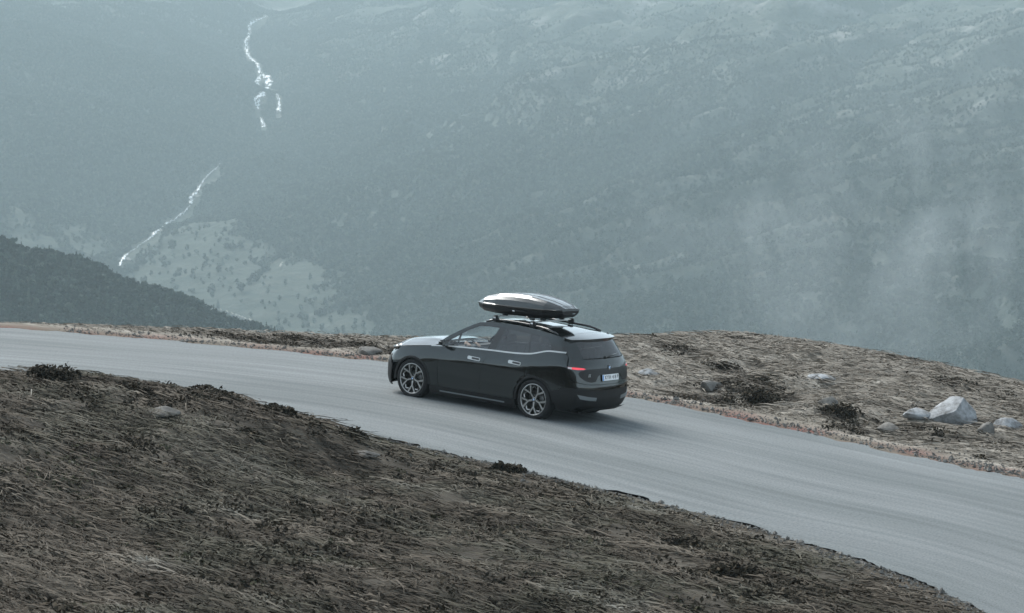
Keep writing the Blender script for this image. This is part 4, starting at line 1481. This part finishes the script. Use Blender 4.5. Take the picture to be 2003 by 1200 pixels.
# bright strip under the windows
strip = beltline(.795, -2.115, .012, 40) + beltline(-2.115, .795, -.014, 40)
both('belt_trim', strip, lowx, CHROME, off=.007, thick=.02, step=.05)
both('belt_trim', beltline(1.10, .815, .008, 6) + beltline(.815, 1.10, -.012, 6), lowx, CHROME, off=.007, thick=.02, step=.05)
# door handles: bright frames round dark recesses
def rrect(cx, cz, w, h, r, rot=0, slant=0):
    out = []
    for sx, sz, a0 in ((1, 1, 0), (-1, 1, 90), (-1, -1, 180), (1, -1, 270)):
        for k in range(4):
            a = math.radians(a0 + 30 * k)
            x = sx * (w / 2 - r) + r * math.cos(a); z = sz * (h / 2 - r) + r * math.sin(a)
            out.append((cx + x * math.cos(rot) - z * math.sin(rot) + slant * z, cz + x * math.sin(rot) + z * math.cos(rot)))
    return out
for (cx, cz), drs in (((-.012, .985), fdoor), ((-1.004, 1.032), rdoor)):
    hs = both('door_handle', rrect(cx, cz, .31, .062, .024, .03), lowx, CHROME, off=.012, thick=.012, step=.04, parents=drs)
    both('handle_recess', rrect(cx - .045, cz, .185, .036, .012, .03), lowx, INK, off=.0145, thick=.004, step=.04, parents=hs)

# door mirrors
for s in (-1, 1):
    bm = bmesh.new()
    bmesh.ops.create_cube(bm, size=1)
    bmesh.ops.bevel(bm, geom=bm.edges[:], offset=.28, segments=3, affect='EDGES')
    for v in bm.verts:
        x, y, z = v.co
        k = 1 - .25 * max(0, x)
        v.co = (.735 + x * .115, s * (1.025 + y * .175 * k), 1.20 + z * .105 * k + .01 * y)
    mi = bm_obj('door_mirror', bm, PAINT, car, angle=45)
    bm = bmesh.new()
    bmesh.ops.create_cube(bm, size=1)
    for v in bm.verts:
        x, y, z = v.co
        v.co = (.73 + x * .07, s * (.93 + y * .10), 1.135 + z * .03 + y * .015)
    bm_obj('mirror_arm', bm, GLOSS, mi, smooth=False)
    V = [(.674, s * (1.025 + a), 1.20 + b) for a, b in ((-.06, -.03), (.06, -.03), (.062, .028), (-.055, .032))]
    mesh_obj('mirror_glass', V, [(0, 1, 2, 3)], CHROME, mi, smooth=False)

# rear bumper
top = [(5.2, .70), (4.6, .715), (4.0, .715), (3.4, .70), (2.5, .675), (1.2, .668), (0, .665)]
endarc = [(t_low(x, z), z) for x, z in arc(-AX, .39, .456, 180, 150, 4)]
half_low = [(0, .30), (1.5, .31), (3.0, .34), (4.2, .30), (t_low(-1.965, .25), .25)] + endarc + [(t_low(-2.10, .695), .70)] + top[1:-1]
wrap('rear_bumper', half_low + [(0, .665)] + [(-a, b) for a, b in reversed(half_low[1:])], lowt, PLASTIC)
up_half = [(0, .672), (1.2, .675), (2.5, .682), (3.4, .707), (4.0, .722), (t_low(-2.268, .722), .722), (t_low(-2.268, .86), .86), (3.4, .815), (2.4, .786), (1.2, .774)]
wrap('bumper_panel', up_half + [(0, .772)] + [(-a, b) for a, b in reversed(up_half[1:])], lowt, PAINT)
for s in (-1, 1):
    wrap('bumper_accent', [(s * 1.35, .535), (s * 3.55, .60), (s * 3.2, .52), (s * 1.35, .47)], lowt, ACCENT, off=.012, thick=.02, step=.05)
mesh_obj('diffuser', [(-2.52, -.62, .33), (-2.52, .62, .33), (-2.30, .60, .22), (-2.30, -.60, .22), (-1.9, .62, .22), (-1.9, -.62, .22)],
         [(0, 3, 2, 1), (3, 5, 4, 2)], PLASTIC, car, smooth=False)

# number plate with its characters
pl_x = -2.575
tilt = math.radians(8)
def flat_box(name, cx, cy, cz, w, h, d, mat, parent):
    bm = bmesh.new()
    bmesh.ops.create_cube(bm, size=1)
    for v in bm.verts:
        x, y, z = v.co
        v.co = (cx + x * d + z * h * math.tan(tilt), cy + y * w, cz + z * h)
    return bm_obj(name, bm, mat, parent, smooth=False)
plate = flat_box('number_plate', pl_x, 0, .905, .52, .112, .008, WHITE, gate)
flat_box('plate_frame', pl_x + .006, 0, .904, .535, .128, .008, INK, plate)
flat_box('country_band', pl_x - .0016, .2395, .905, .036, .104, .008, BLUE, plate)
def lettering(name, text, size, loc, mat, parent, depth=.002, shear=0.0, sx=1.0):
    cu = bpy.data.curves.new(name, 'FONT')
    cu.body = text
    cu.size = size
    cu.align_x = 'CENTER'
    cu.align_y = 'CENTER'
    cu.extrude = depth
    cu.shear = shear
    cu.resolution_u = 2
    tmp = bpy.data.objects.new('tmp', cu)
    COL.objects.link(tmp)
    dg = bpy.context.evaluated_depsgraph_get()
    me = bpy.data.meshes.new_from_object(tmp.evaluated_get(dg))
    bpy.data.objects.remove(tmp)
    # local x -> -y (reading direction seen from behind), local y -> up
    for v in me.vertices:
        a, b, c = v.co
        v.co = (loc[0] - c + b * math.tan(tilt), loc[1] - a * sx, loc[2] + b)
    me.name = name
    me.materials.clear()
    return link(name, me, mat, parent)
for k, (ch, yy) in enumerate(zip('XYH48P', (.175, .103, .031, -.065, -.137, -.209))):
    lettering('plate_character', ch, .105, (pl_x - .006, yy - .012, .905), INK, plate, sx=.86)
lettering('badge', 'iX', .085, (-2.512, .60, .955), CHROME, gate, shear=.25)
# round emblem: black ring, bright rim, blue and white quarters
def emblem(parent, O, ex, ey, ez, r):
    O, ex, ey, ez = (np.array(v, float) for v in (O, ex, ey, ez))
    def ring(name, r0, r1, h, mat, par, a0=0, a1=2 * math.pi, n=32):
        V, F = [], []
        for k in range(n + 1):
            a = a0 + (a1 - a0) * k / n
            for rr in (r0, r1):
                V.append(O + ex * rr * math.cos(a) + ey * rr * math.sin(a) + ez * h)
        for k in range(n):
            F.append((2 * k, 2 * k + 1, 2 * k + 3, 2 * k + 2))
        return mesh_obj(name, V, F, mat, par, smooth=False)
    e = ring('emblem', 0, r, .004, CHROME, parent)
    ring('emblem_ring', r * .62, r * .93, .006, INK, e)
    for q in range(4):
        ring('emblem_quarter', 0, r * .60, .006, WHITE if q % 2 == 0 else BLUE, e, q * math.pi / 2, (q + 1) * math.pi / 2, 8)
    return e
emblem(gate, (car_tail(1.09) - .006, 0, 1.09), (0, -1, 0), (.16, 0, .987), (-.987, 0, .16), .046)
def sweep(bm, pts, r, n=8):
    pts = [Vector(q) for q in pts]
    rows = []
    for i, q in enumerate(pts):
        d = (pts[min(i + 1, len(pts) - 1)] - pts[max(i - 1, 0)]).normalized()
        u = d.cross(Vector((0.05, 1, 0.1))).normalized()
        if u.length < .5: u = d.orthogonal().normalized()
        v = d.cross(u)
        rr = r[i] if isinstance(r, (list, tuple)) else r
        rows.append([bm.verts.new(q + (u * math.cos(2 * math.pi * k / n) + v * math.sin(2 * math.pi * k / n)) * rr) for k in range(n)])
    for a, b in zip(rows[:-1], rows[1:]):
        for k in range(n):
            bm.faces.new((a[k], a[(k + 1) % n], b[(k + 1) % n], b[k]))
    bm.faces.new(rows[0][::-1]); bm.faces.new(rows[-1])
# rear wiper
bm = bmesh.new()
def tube_between(bm, a, b, r0, r1, n=8):
    a, b = Vector(a), Vector(b)
    d = (b - a).normalized()
    u = d.orthogonal().normalized(); v = d.cross(u)
    ra = [bm.verts.new(a + (u * math.cos(2 * math.pi * k / n) + v * math.sin(2 * math.pi * k / n)) * r0) for k in range(n)]
    rb = [bm.verts.new(b + (u * math.cos(2 * math.pi * k / n) + v * math.sin(2 * math.pi * k / n)) * r1) for k in range(n)]
    for k in range(n):
        bm.faces.new((ra[k], ra[(k + 1) % n], rb[(k + 1) % n], rb[k]))
    bm.faces.new(ra[::-1]); bm.faces.new(rb)
tube_between(bm, (car_tail(1.275) - .012, .02, 1.275), (car_tail(1.325) - .018, -.36, 1.325), .019, .008)
tube_between(bm, (car_tail(1.275) - .03, .035, 1.272), (car_tail(1.275) + .01, .035, 1.272), .026, .026)
bm_obj('rear_wiper', bm, GLOSS, gate)
# roof rails
for s in (-1, 1):
    bm = bmesh.new()
    pts = []
    for k in range(16):
        x = .02 - 1.80 * k / 15
        e = min(k, 15 - k)
        h = .035 * min(1, e / 2)
        ze = float(car_roof_z(x))
        pts.append((x, s * (float(car_green_y(x, ze)) - .055), ze + .018 + h))
    sweep(bm, pts, .021, 8)
    bm_obj('roof_rail', bm, GLOSS, car)

# wheels
def lathe(profile, n, cy_sign=1, a0=0, a1=2 * math.pi):
    V, F = [], []
    m = len(profile)
    for k in range(n):
        a = a0 + (a1 - a0) * k / n
        for (r, y) in profile:
            V.append((r * math.cos(a), y, r * math.sin(a)))
    for k in range(n):
        for i in range(m - 1):
            p, q = k * m + i, ((k + 1) % n) * m + i
            F.append((p, p + 1, q + 1, q))
    return V, F
RIM = .298
tyre_prof = [(RIM - .012, .075), (RIM + .004, .112), (RIM + .03, .124), (RIM + .062, .122), (WR - .014, .108), (WR - .003, .092), (WR, .05), (WR, -.05), (WR - .003, -.09), (WR - .03, -.12), (RIM, -.11)]
lip_prof = [(RIM + .006, .108), (RIM + .006, .118), (RIM - .004, .121), (RIM - .016, .112), (RIM - .020, .080), (RIM - .045, .02), (RIM - .06, -.09)]
def spoke_mesh(rot):
    """one Y-shaped spoke: a stem and two prongs with recessed bright pockets, in the xz plane, outer face towards +y"""
    bm = bmesh.new()
    def bar(p, q, w0, w1, y0, y1, dep):
        p = Vector((p[0], 0, p[1])); q = Vector((q[0], 0, q[1]))
        d = (q - p).normalized(); nrm = Vector((d.z, 0, -d.x))
        pts = []
        for (c, w, y) in ((p, w0, y0), (q, w1, y1)):
            for sgn in (-1, 1):
                pts.append(c + nrm * w * .5 * sgn + Vector((0, y, 0)))
                pts.append(c + nrm * w * .62 * sgn + Vector((0, y - dep, 0)))
        v = [bm.verts.new(a) for a in pts]
        # 0 L-front 1 L-back 2 R-front 3 R-back | 4..7 at q
        for f in ((0, 2, 6, 4), (0, 4, 5, 1), (2, 3, 7, 6), (1, 5, 7, 3), (0, 1, 3, 2), (4, 6, 7, 5)):
            bm.faces.new([v[i] for i in f])
    def rp(r, a):
        a += rot
        return (r * math.cos(a), r * math.sin(a))
    bar(rp(.03, 0), rp(.155, 0), .036, .030, .082, .096, .04)
    for s in (-1, 1):
        bar(rp(.145, .0 + s * .04), rp(RIM - .012, s * .30), .028, .040, .095, .106, .045)
    bmesh.ops.recalc_face_normals(bm, faces=bm.faces[:])
    return bm
def pocket_mesh(rot):
    """pale insert that bridges two neighbouring spokes close to the rim"""
    bm = bmesh.new()
    def rp(r, a, y):
        a += rot
        return Vector((r * math.cos(a), y, r * math.sin(a)))
    row = []
    for k in range(7):
        a = -.27 + .54 * k / 6
        rr = .205 + .035 * (1 - abs(k - 3) / 3)
        row.append((bm.verts.new(rp(rr, a, .088)), bm.verts.new(rp(rr + .020, a * .97, .100)), bm.verts.new(rp(rr + .024, a * .97, .07))))
    for a, b in zip(row[:-1], row[1:]):
        bm.faces.new((a[0], a[1], b[1], b[0])); bm.faces.new((a[1], a[2], b[2], b[1]))
    bmesh.ops.recalc_face_normals(bm, faces=bm.faces[:])
    return bm
SPOKE_ROT = math.radians(-90)
proto = []
tv, tf = lathe(tyre_prof, 56)
lv, lf = lathe(lip_prof, 48)
hv, hf = lathe([(0.0, .092), (.038, .092), (.046, .084), (.05, .04)], 20)
dv_, df_ = lathe([(.06, .0), (.185, .0), (.185, -.03), (.06, -.03)], 36)
bv_, bf_ = lathe([(.0, -.04), (RIM - .04, -.05)], 30)
def add_part(name, me, mat, parent):
    return link(name, me, mat, parent)
def mk(name, V, F):
    me = bpy.data.meshes.new(name)
    me.from_pydata(V, [], F)
    me.polygons.foreach_set('use_smooth', [True] * len(F))
    me.update()
    return me
M_tyre = mk('tyre', tv, tf); M_tyre.materials.append(RUBBER)
M_lip = mk('rim', lv, lf); M_lip.materials.append(BRIGHT); M_lip.set_sharp_from_angle(angle=math.radians(35))
M_hub = mk('hub_cap', hv, hf); M_hub.materials.append(BRIGHT)
M_disc = mk('brake_disc', dv_, df_); M_disc.materials.append(ROTOR)
M_back = mk('rim_well', bv_, bf_); M_back.materials.append(PLASTIC)
SPM, PKM = [], []
for k in range(5):
    me = bpy.data.meshes.new('spoke'); b = spoke_mesh(SPOKE_ROT + k * 2 * math.pi / 5); b.to_mesh(me); b.free(); me.materials.append(BRIGHT); SPM.append(me)
    me = bpy.data.meshes.new('spoke_insert'); b = pocket_mesh(SPOKE_ROT + (k + .5) * 2 * math.pi / 5); b.to_mesh(me); b.free(); me.materials.append(BRIGHT); PKM.append(me)
def make_wheel(x, side):
    w = empty('wheel', (x, side * .842, WR), car)
    if side < 0: w.rotation_euler = (0, 0, math.pi)
    for nm, me in (('tyre', M_tyre), ('rim', M_lip), ('hub_cap', M_hub), ('brake_disc', M_disc), ('rim_well', M_back)):
        link(nm, me, None, w)
    for me in SPM: link('spoke', me, None, w)
    for me in PKM: link('spoke_insert', me, None, w)
    emblem(w, (0, .0905, 0), (1, 0, 0), (0, 0, 1), (0, 1, 0), .034)
for x in (AX, -AX):
    for s in (1, -1):
        make_wheel(x, s)

# cabin: dashboard, steering wheel, seats
def soft_box(name, c, size, bev, mat, parent, taper=0.0, lean=0.0, angle=50):
    bm = bmesh.new()
    bmesh.ops.create_cube(bm, size=1)
    for v in bm.verts:
        x, y, z = v.co
        k = 1 - taper * (z + .5)
        v.co = (x * size[0] * k + lean * z, y * size[1] * k, z * size[2])
    bmesh.ops.bevel(bm, geom=bm.edges[:], offset=bev, segments=3, affect='EDGES')
    for v in bm.verts: v.co += Vector(c)
    return bm_obj(name, bm, mat, parent, angle=angle)
soft_box('dashboard', (.88, 0, .96), (.40, 1.56, .26), .06, INTER, car)
for yy in (.38, -.38):
    st = soft_box('seat', (-.06, yy, .66), (.54, .52, .18), .06, LEATHER, car)
    soft_box('backrest', (-.36, yy, 1.0), (.15, .50, .62), .055, LEATHER, st, taper=.15, lean=-.16)
    soft_box('headrest', (-.455, yy, 1.41), (.09, .26, .16), .035, LEATHER, st)
rs = soft_box('rear_seat', (-1.0, 0, .68), (.5, 1.36, .18), .06, LEATHER, car)
soft_box('backrest', (-1.32, 0, 1.02), (.15, 1.36, .60), .055, LEATHER, rs, lean=-.14)
bm = bmesh.new()
SWC, SWR = Vector((.50, .38, 1.085)), .178
swn = Vector((-.90, 0, .43)).normalized()
swu = Vector((.43, 0, .90)).normalized(); swv = Vector((0, 1, 0))
ring_pts = [SWC + (swu * math.sin(2 * math.pi * k / 24) + swv * math.cos(2 * math.pi * k / 24)) * SWR for k in range(24)]
sweep(bm, ring_pts + ring_pts[:1], .015, 6)
tube_between(bm, SWC + swv * SWR, SWC - swv * SWR, .018, .018, 6)
tube_between(bm, SWC, SWC - swu * SWR, .02, .02, 6)
tube_between(bm, SWC, SWC - swn * .3, .035, .035, 8)
bm_obj('steering_wheel', bm, INTER, car)
# ---------------------------------------------------------------- roof rack and roof box
BOXGLOSS = material('roof_box_lid', (0.045, 0.048, 0.050), rough=0.20, metal=0.9, coat=0.8, coat_rough=0.10)
BOXBASE = material('roof_box_base', (0.007, 0.007, 0.008), rough=0.5, spec=0.35)
rack = empty('roof_rack', (-.66, 0, 1.72))
tag(rack, 'black roof rack of two crossbars clamped to the car roof under the cargo box', 'roof rack')
def rack_part(name, bm, mat, par):
    for v in bm.verts: v.co -= Vector((-.66, 0, 1.72))
    return bm_obj(name, bm, mat, par, angle=40)
for x in (-.20, -1.12):
    ze = float(car_roof_z(x))
    bm = bmesh.new()
    bmesh.ops.create_cube(bm, size=1)
    bmesh.ops.bevel(bm, geom=bm.edges[:], offset=.2, segments=2, affect='EDGES')
    for v in bm.verts: v.co = (x + v.co.x * .075, v.co.y * 1.30, ze + .118 + v.co.z * .030)
    rack_part('crossbar', bm, CHROME, rack)
    for s in (-1, 1):
        bm = bmesh.new()
        bmesh.ops.create_cube(bm, size=1)
        bmesh.ops.bevel(bm, geom=bm.edges[:], offset=.14, segments=2, affect='EDGES')
        yr = float(car_green_y(x, ze)) - .045
        for v in bm.verts:
            k = 1 - .25 * (v.co.z + .5)
            v.co = (x + v.co.x * .13 * k, s * (yr + v.co.y * .075 * k), ze + .080 + v.co.z * .115)
        ft = rack_part('foot', bm, BOXBASE, rack)
        bm = bmesh.new()
        bmesh.ops.create_cube(bm, size=1)
        for v in bm.verts: v.co = (x + v.co.x * .05, s * (yr + .037 + v.co.y * .012), ze + .092 + v.co.z * .022)
        rack_part('lock', bm, WHITE, ft)

box = empty('roof_box', (-.40, 0, 1.83))
tag(box, 'long glossy black faceted cargo box mounted on the car roof', 'roof box')
BXS = [.545, .50, .32, -.02, -.45, -.80, -1.18, -1.44, -1.545]
BW = [.19, .26, .375, .445, .462, .460, .440, .350, .27]
BT = [2.005, 2.045, 2.140, 2.225, 2.262, 2.258, 2.205, 2.140, 2.090]
BB = [1.935, 1.885, 1.842, 1.835, 1.845, 1.852, 1.868, 1.905, 1.965]
BSEAM = [1.968, 1.972, 1.978, 1.985, 1.992, 2.000, 2.012, 2.028, 2.040]
def box_rows(kind):
    rows = []
    for x, w, t, b, sm in zip(BXS, BW, BT, BB, BSEAM):
        if kind == 'base':
            h = [(0, b), (w * .62, b), (w * .80, b + .012), (w * .95, b + (sm - b) * .55), (w * .97, sm - .012), (w * .995, sm)]
        else:
            hh = t - sm
            h = [(w * 1.012, sm + .001), (w * 1.012, sm + .030), (w * .945, sm + .042), (w * .90, sm + hh * .55), (w * .77, sm + hh * .79), (w * .70, sm + hh * .86),
                 (w * .60, sm + hh * .985), (w * .50, sm + hh * .93), (w * .24, sm + hh * .95), (w * .16, sm + hh * 1.0), (0, t)]
        left = [(x, y, z) for y, z in h]
        right = [(x, -y, z) for y, z in h]
        rows.append(left + right[::-1] if kind == 'base' else left + right[::-1][1:])
    return rows
for kind, mat in (('base', BOXBASE), ('lid', BOXGLOSS)):
    rows = box_rows(kind)
    V = [Vector(q) - Vector((-.40, 0, 1.83)) for r in rows for q in r]
    m = len(rows[0])
    F = []
    for i in range(len(rows) - 1):
        for j in range(m - 1):
            a = i * m + j
            F.append((a, a + 1, a + m + 1, a + m))
        if kind == 'base':
            a = i * m + m - 1
            F.append((a, i * m, i * m + m, a + m))
    F.append(list(range(m))[::-1])
    F.append(list(range((len(rows) - 1) * m, len(rows) * m)))
    me = bpy.data.meshes.new(kind)
    me.from_pydata([tuple(v) for v in V], [], F)
    bm = bmesh.new(); bm.from_mesh(me); bmesh.ops.recalc_face_normals(bm, faces=bm.faces[:]); bm.to_mesh(me); bm.free()
    me.polygons.foreach_set('use_smooth', [True] * len(me.polygons))
    me.set_sharp_from_angle(angle=math.radians(7))
    ob = link(kind, me, mat, box)
    if kind == 'base': box_base = ob
    else: box_lid = ob
def box_piece(name, c, size, mat, par, bev=.3):
    bm = bmesh.new()
    bmesh.ops.create_cube(bm, size=1)
    if bev: bmesh.ops.bevel(bm, geom=bm.edges[:], offset=bev, segments=2, affect='EDGES')
    for v in bm.verts:
        v.co = (c[0] + .40 + v.co.x * size[0], c[1] + v.co.y * size[1], c[2] - 1.83 + v.co.z * size[2])
    return bm_obj(name, bm, mat, par, angle=40)
for s in (-1, 1):
    box_piece('latch', (-.62, s * .455, 1.965), (.34, .03, .035), BOXBASE, box_base, .2)
    box_piece('lock', (-.52, s * .466, 1.948), (.055, .02, .022), WHITE, box_base, .2)
    for x in (.16, -.40):
        box_piece('lip_highlight', (x + .0, s * .452 - s * (.03 if x > 0 else 0), 2.0), (.26, .02, .013), CHROME, box_lid, .2)  # highlight on the lid lip, put in as pale metal strips
box_piece('handle', (-1.535, 0, 2.03), (.03, .34, .035), BOXBASE, box_base, .2)
box_piece('badge', (-1.545, -.10, 1.99), (.012, .09, .022), ACCENT, box_base, .1)
for x in (-.20, -1.12):
    for s in (-1, 1):
        box_piece('clamp', (x, s * .30, 1.828 + (.012 if x < -1 else 0)), (.09, .10, .045), BOXBASE, box_base, .2)
# ---------------------------------------------------------------- the driver
CLOTH = material('dark_jacket', (.035, .037, .042), rough=.9)
SKIN = material('skin', (.50, .34, .27), rough=.55)
HAIR = material('hair', (.035, .025, .018), rough=.7)
driver = empty('person', (-.08, .38, .75))
tag(driver, 'driver in a dark jacket seated at the wheel with both hands on it', 'person')
DO = Vector((-.08, .38, .75))
def skin_mesh(name, joints, edges, mat, parent, subsurf=2, root=0):
    me = bpy.data.meshes.new(name)
    me.from_pydata([tuple(Vector(j[0]) - DO) for j in joints], edges, [])
    ob = link(name, me, mat, parent)
    md = ob.modifiers.new('skin', 'SKIN')
    md.use_smooth_shade = True
    lay = me.skin_vertices[0].data
    for i, j in enumerate(joints):
        lay[i].radius = (j[1], j[2] if len(j) > 2 else j[1])
        lay[i].use_root = (i == root)
    sb = ob.modifiers.new('sub', 'SUBSURF')
    sb.levels = subsurf; sb.render_levels = subsurf
    return ob
body = [((-.10, .38, .80), .15, .17), ((-.16, .38, .96), .13, .16), ((-.24, .38, 1.14), .13, .17), ((-.28, .38, 1.25), .09, .12), ((-.28, .38, 1.32), .055), ((-.265, .38, 1.38), .055),
        ((-.27, .56, 1.23), .07), ((-.05, .62, 1.06), .052), ((.17, .60, 1.06), .045), ((.40, .535, 1.15), .033),
        ((-.27, .20, 1.23), .07), ((-.05, .14, 1.05), .052), ((.17, .17, 1.04), .045), ((.40, .24, 1.12), .033),
        ((.20, .47, .84), .085), ((.42, .48, .80), .065), ((.62, .47, .55), .05), ((.70, .47, .48), .04),
        ((.20, .29, .84), .085), ((.42, .28, .80), .065), ((.62, .29, .55), .05), ((.70, .29, .48), .04)]
be = [(0, 1), (1, 2), (2, 3), (3, 4), (4, 5), (3, 6), (6, 7), (7, 8), (8, 9), (3, 10), (10, 11), (11, 12), (12, 13), (0, 14), (14, 15), (15, 16), (16, 17), (0, 18), (18, 19), (19, 20), (20, 21)]
skin_mesh('jacket', body, be, CLOTH, driver)
# head with nose, ears and hair
bm = bmesh.new()
bmesh.ops.create_uvsphere(bm, u_segments=20, v_segments=14, radius=1)
for v in bm.verts:
    x, y, z = v.co
    k = 1 - .22 * max(0, -z)
    nx = .018 * max(0, x) * math.exp(-((y / .25)**2 + ((z + .05) / .3)**2)) * 1.6
    v.co = (-.235 + x * .098 * k + nx - DO.x, y * .075 * k, 1.47 + z * .118 - DO.z)
head = bm_obj('head', bm, SKIN, driver)
bm = bmesh.new()
bmesh.ops.create_uvsphere(bm, u_segments=20, v_segments=14, radius=1)
for v in list(bm.verts):
    if v.co.z < .15 and v.co.x > -.25 or v.co.z < -.45: bm.verts.remove(v)
for v in bm.verts:
    x, y, z = v.co
    v.co = (-.245 + x * .104 - DO.x, y * .083, 1.478 + z * .122 - DO.z)
bm_obj('hair', bm, HAIR, head)
for s in (-1, 1):                                   # hands closed on the rim
    w0 = Vector((.40, .535, 1.15)) if s > 0 else Vector((.40, .24, 1.12))
    ang = math.radians(38) if s > 0 else math.radians(155)
    rim = SWC + (swu * math.sin(ang) + swv * math.cos(ang)) * SWR
    tang = (swu * math.cos(ang) - swv * math.sin(ang)).normalized()
    J = [(w0, .03, .024), ((w0 + rim) / 2, .038, .022), (rim - swn * -.03, .042, .020)]
    E = [(0, 1), (1, 2)]
    for f in range(4):
        o = tang * (-.030 + .020 * f)
        b0 = len(J)
        L_ = (.9, 1.0, .95, .78)[f]
        J += [(rim + o + swn * .030, .0105), (rim + o * 1.05 - swn * .002 + (rim - SWC).normalized() * .028 * L_, .0095), (rim + o * 1.05 - swn * .030 * L_ + (rim - SWC).normalized() * .006, .0085)]
        E += [(2, b0), (b0, b0 + 1), (b0 + 1, b0 + 2)]
    b0 = len(J)
    J += [((w0 + rim) / 2 + tang * -.035 * 1.0, .012), (rim + tang * -.045 - (rim - SWC).normalized() * .022, .010), (rim + tang * -.050 - swn * .02 - (rim - SWC).normalized() * .02, .009)]
    E += [(1, b0), (b0, b0 + 1), (b0 + 1, b0 + 2)]
    skin_mesh('hand', J, E, SKIN, driver, 1)
# ---------------------------------------------------------------- haze
HAZE_DENSITY = 0.00021
HZ = bpy.data.materials.new('haze')
HZ.use_nodes = True
HZ.node_tree.nodes.clear()
N = Nodes(HZ)
out = N.new('ShaderNodeOutputMaterial')
pv = N.new('ShaderNodeVolumePrincipled')
pv.inputs['Color'].default_value = (.74, .93, 1.0, 1)
pv.inputs['Density'].default_value = HAZE_DENSITY
pv.inputs['Anisotropy'].default_value = 0.0
N.link(pv.outputs[0], out.inputs['Volume'])
bm = bmesh.new()
bmesh.ops.create_cube(bm, size=1)
lo_x = min(far_to_world(s * 1600, d)[0] for s in (-1, 1) for d in (-900, 4400)); hi_x = max(far_to_world(s * 1600, d)[0] for s in (-1, 1) for d in (-900, 4400))
lo_y = min(far_to_world(s * 1600, d)[1] for s in (-1, 1) for d in (-900, 4400)); hi_y = max(far_to_world(s * 1600, d)[1] for s in (-1, 1) for d in (-900, 4400))
for v in bm.verts:
    v.co = ((lo_x + hi_x) / 2 + v.co.x * (hi_x - lo_x), (lo_y + hi_y) / 2 + v.co.y * (hi_y - lo_y), 0)
zs = sorted(v.index for v in bm.verts)
bm.free()
top_z = max(max(v.co.z for v in bpy.data.objects[nm].data.vertices) for nm in ('mountain', 'ground')) + 12
low_z = min(min(v.co.z for v in bpy.data.objects[nm].data.vertices) for nm in ('mountain', 'ground', 'hill')) - 1
V = [(x, y, z) for z in (low_z, top_z) for x, y in ((lo_x, lo_y), (hi_x, lo_y), (hi_x, hi_y), (lo_x, hi_y))]
F = [(3, 2, 1, 0), (4, 5, 6, 7), (0, 1, 5, 4), (1, 2, 6, 5), (2, 3, 7, 6), (3, 0, 4, 7)]
tag(mesh_obj('haze', V, F, HZ, smooth=False), kind='stuff', label='cool blue-grey haze filling the whole valley air', cat='haze')
print('haze', low_z, top_z)
# -- rags of mist drifting up in front of the right-hand slope
MIST = bpy.data.materials.new('mist')
MIST.use_nodes = True
MIST.node_tree.nodes.clear()
N = Nodes(MIST)
out = N.new('ShaderNodeOutputMaterial')
pv = N.new('ShaderNodeVolumePrincipled')
pv.inputs['Color'].default_value = (.90, .96, 1.0, 1)
tc = N.new('ShaderNodeTexCoord')
mpm = N.new('ShaderNodeMapping')
mpm.inputs['Rotation'].default_value = (0, math.radians(24), 0)
mpm.inputs['Scale'].default_value = (.017, .016, .0125)
N.link(tc.outputs['Object'], mpm.inputs[0])
nz = N.new('ShaderNodeTexNoise'); nz.inputs['Scale'].default_value = 1.0; nz.inputs['Detail'].default_value = 5; nz.inputs['Roughness'].default_value = .6; nz.inputs['Distortion'].default_value = 1.2
N.link(mpm.outputs[0], nz.inputs['Vector'])
den = N.new('ShaderNodeMapRange'); den.inputs['From Min'].default_value = .50; den.inputs['From Max'].default_value = .74
den.inputs['To Min'].default_value = 0; den.inputs['To Max'].default_value = .010
N.link(nz.outputs['Fac'], den.inputs['Value'])
# fade towards the rim of the bank so that it has no edge
gr = N.new('ShaderNodeMapping'); gr.inputs['Scale'].default_value = (1 / 125, 1 / 60, 1 / 95)
N.link(tc.outputs['Object'], gr.inputs[0])
ln = N.new('ShaderNodeVectorMath', operation='LENGTH'); N.link(gr.outputs[0], ln.inputs[0])
fd = N.new('ShaderNodeMapRange'); fd.inputs['From Min'].default_value = .35; fd.inputs['From Max'].default_value = 1.0
fd.inputs['To Min'].default_value = 1; fd.inputs['To Max'].default_value = 0
N.link(ln.outputs['Value'], fd.inputs['Value'])
mu = N.new('ShaderNodeMath', operation='MULTIPLY'); N.link(den.outputs[0], mu.inputs[0]); N.link(fd.outputs[0], mu.inputs[1])
N.link(mu.outputs[0], pv.inputs['Density'])
N.link(pv.outputs[0], out.inputs['Volume'])
bm = bmesh.new()
bmesh.ops.create_icosphere(bm, subdivisions=3, radius=1)
for v in bm.verts:
    v.co = (v.co.x * 125, v.co.y * 60, v.co.z * 95)
mist = bm_obj('mist', bm, MIST)
x, y = far_to_world(160, 1060)
mist.location = (x, y, -52)
mist.rotation_euler = (0, 0, math.atan2(RH.y, RH.x))
tag(mist, 'thin rags of mist drifting up the slope at the right', 'mist', kind='stuff')
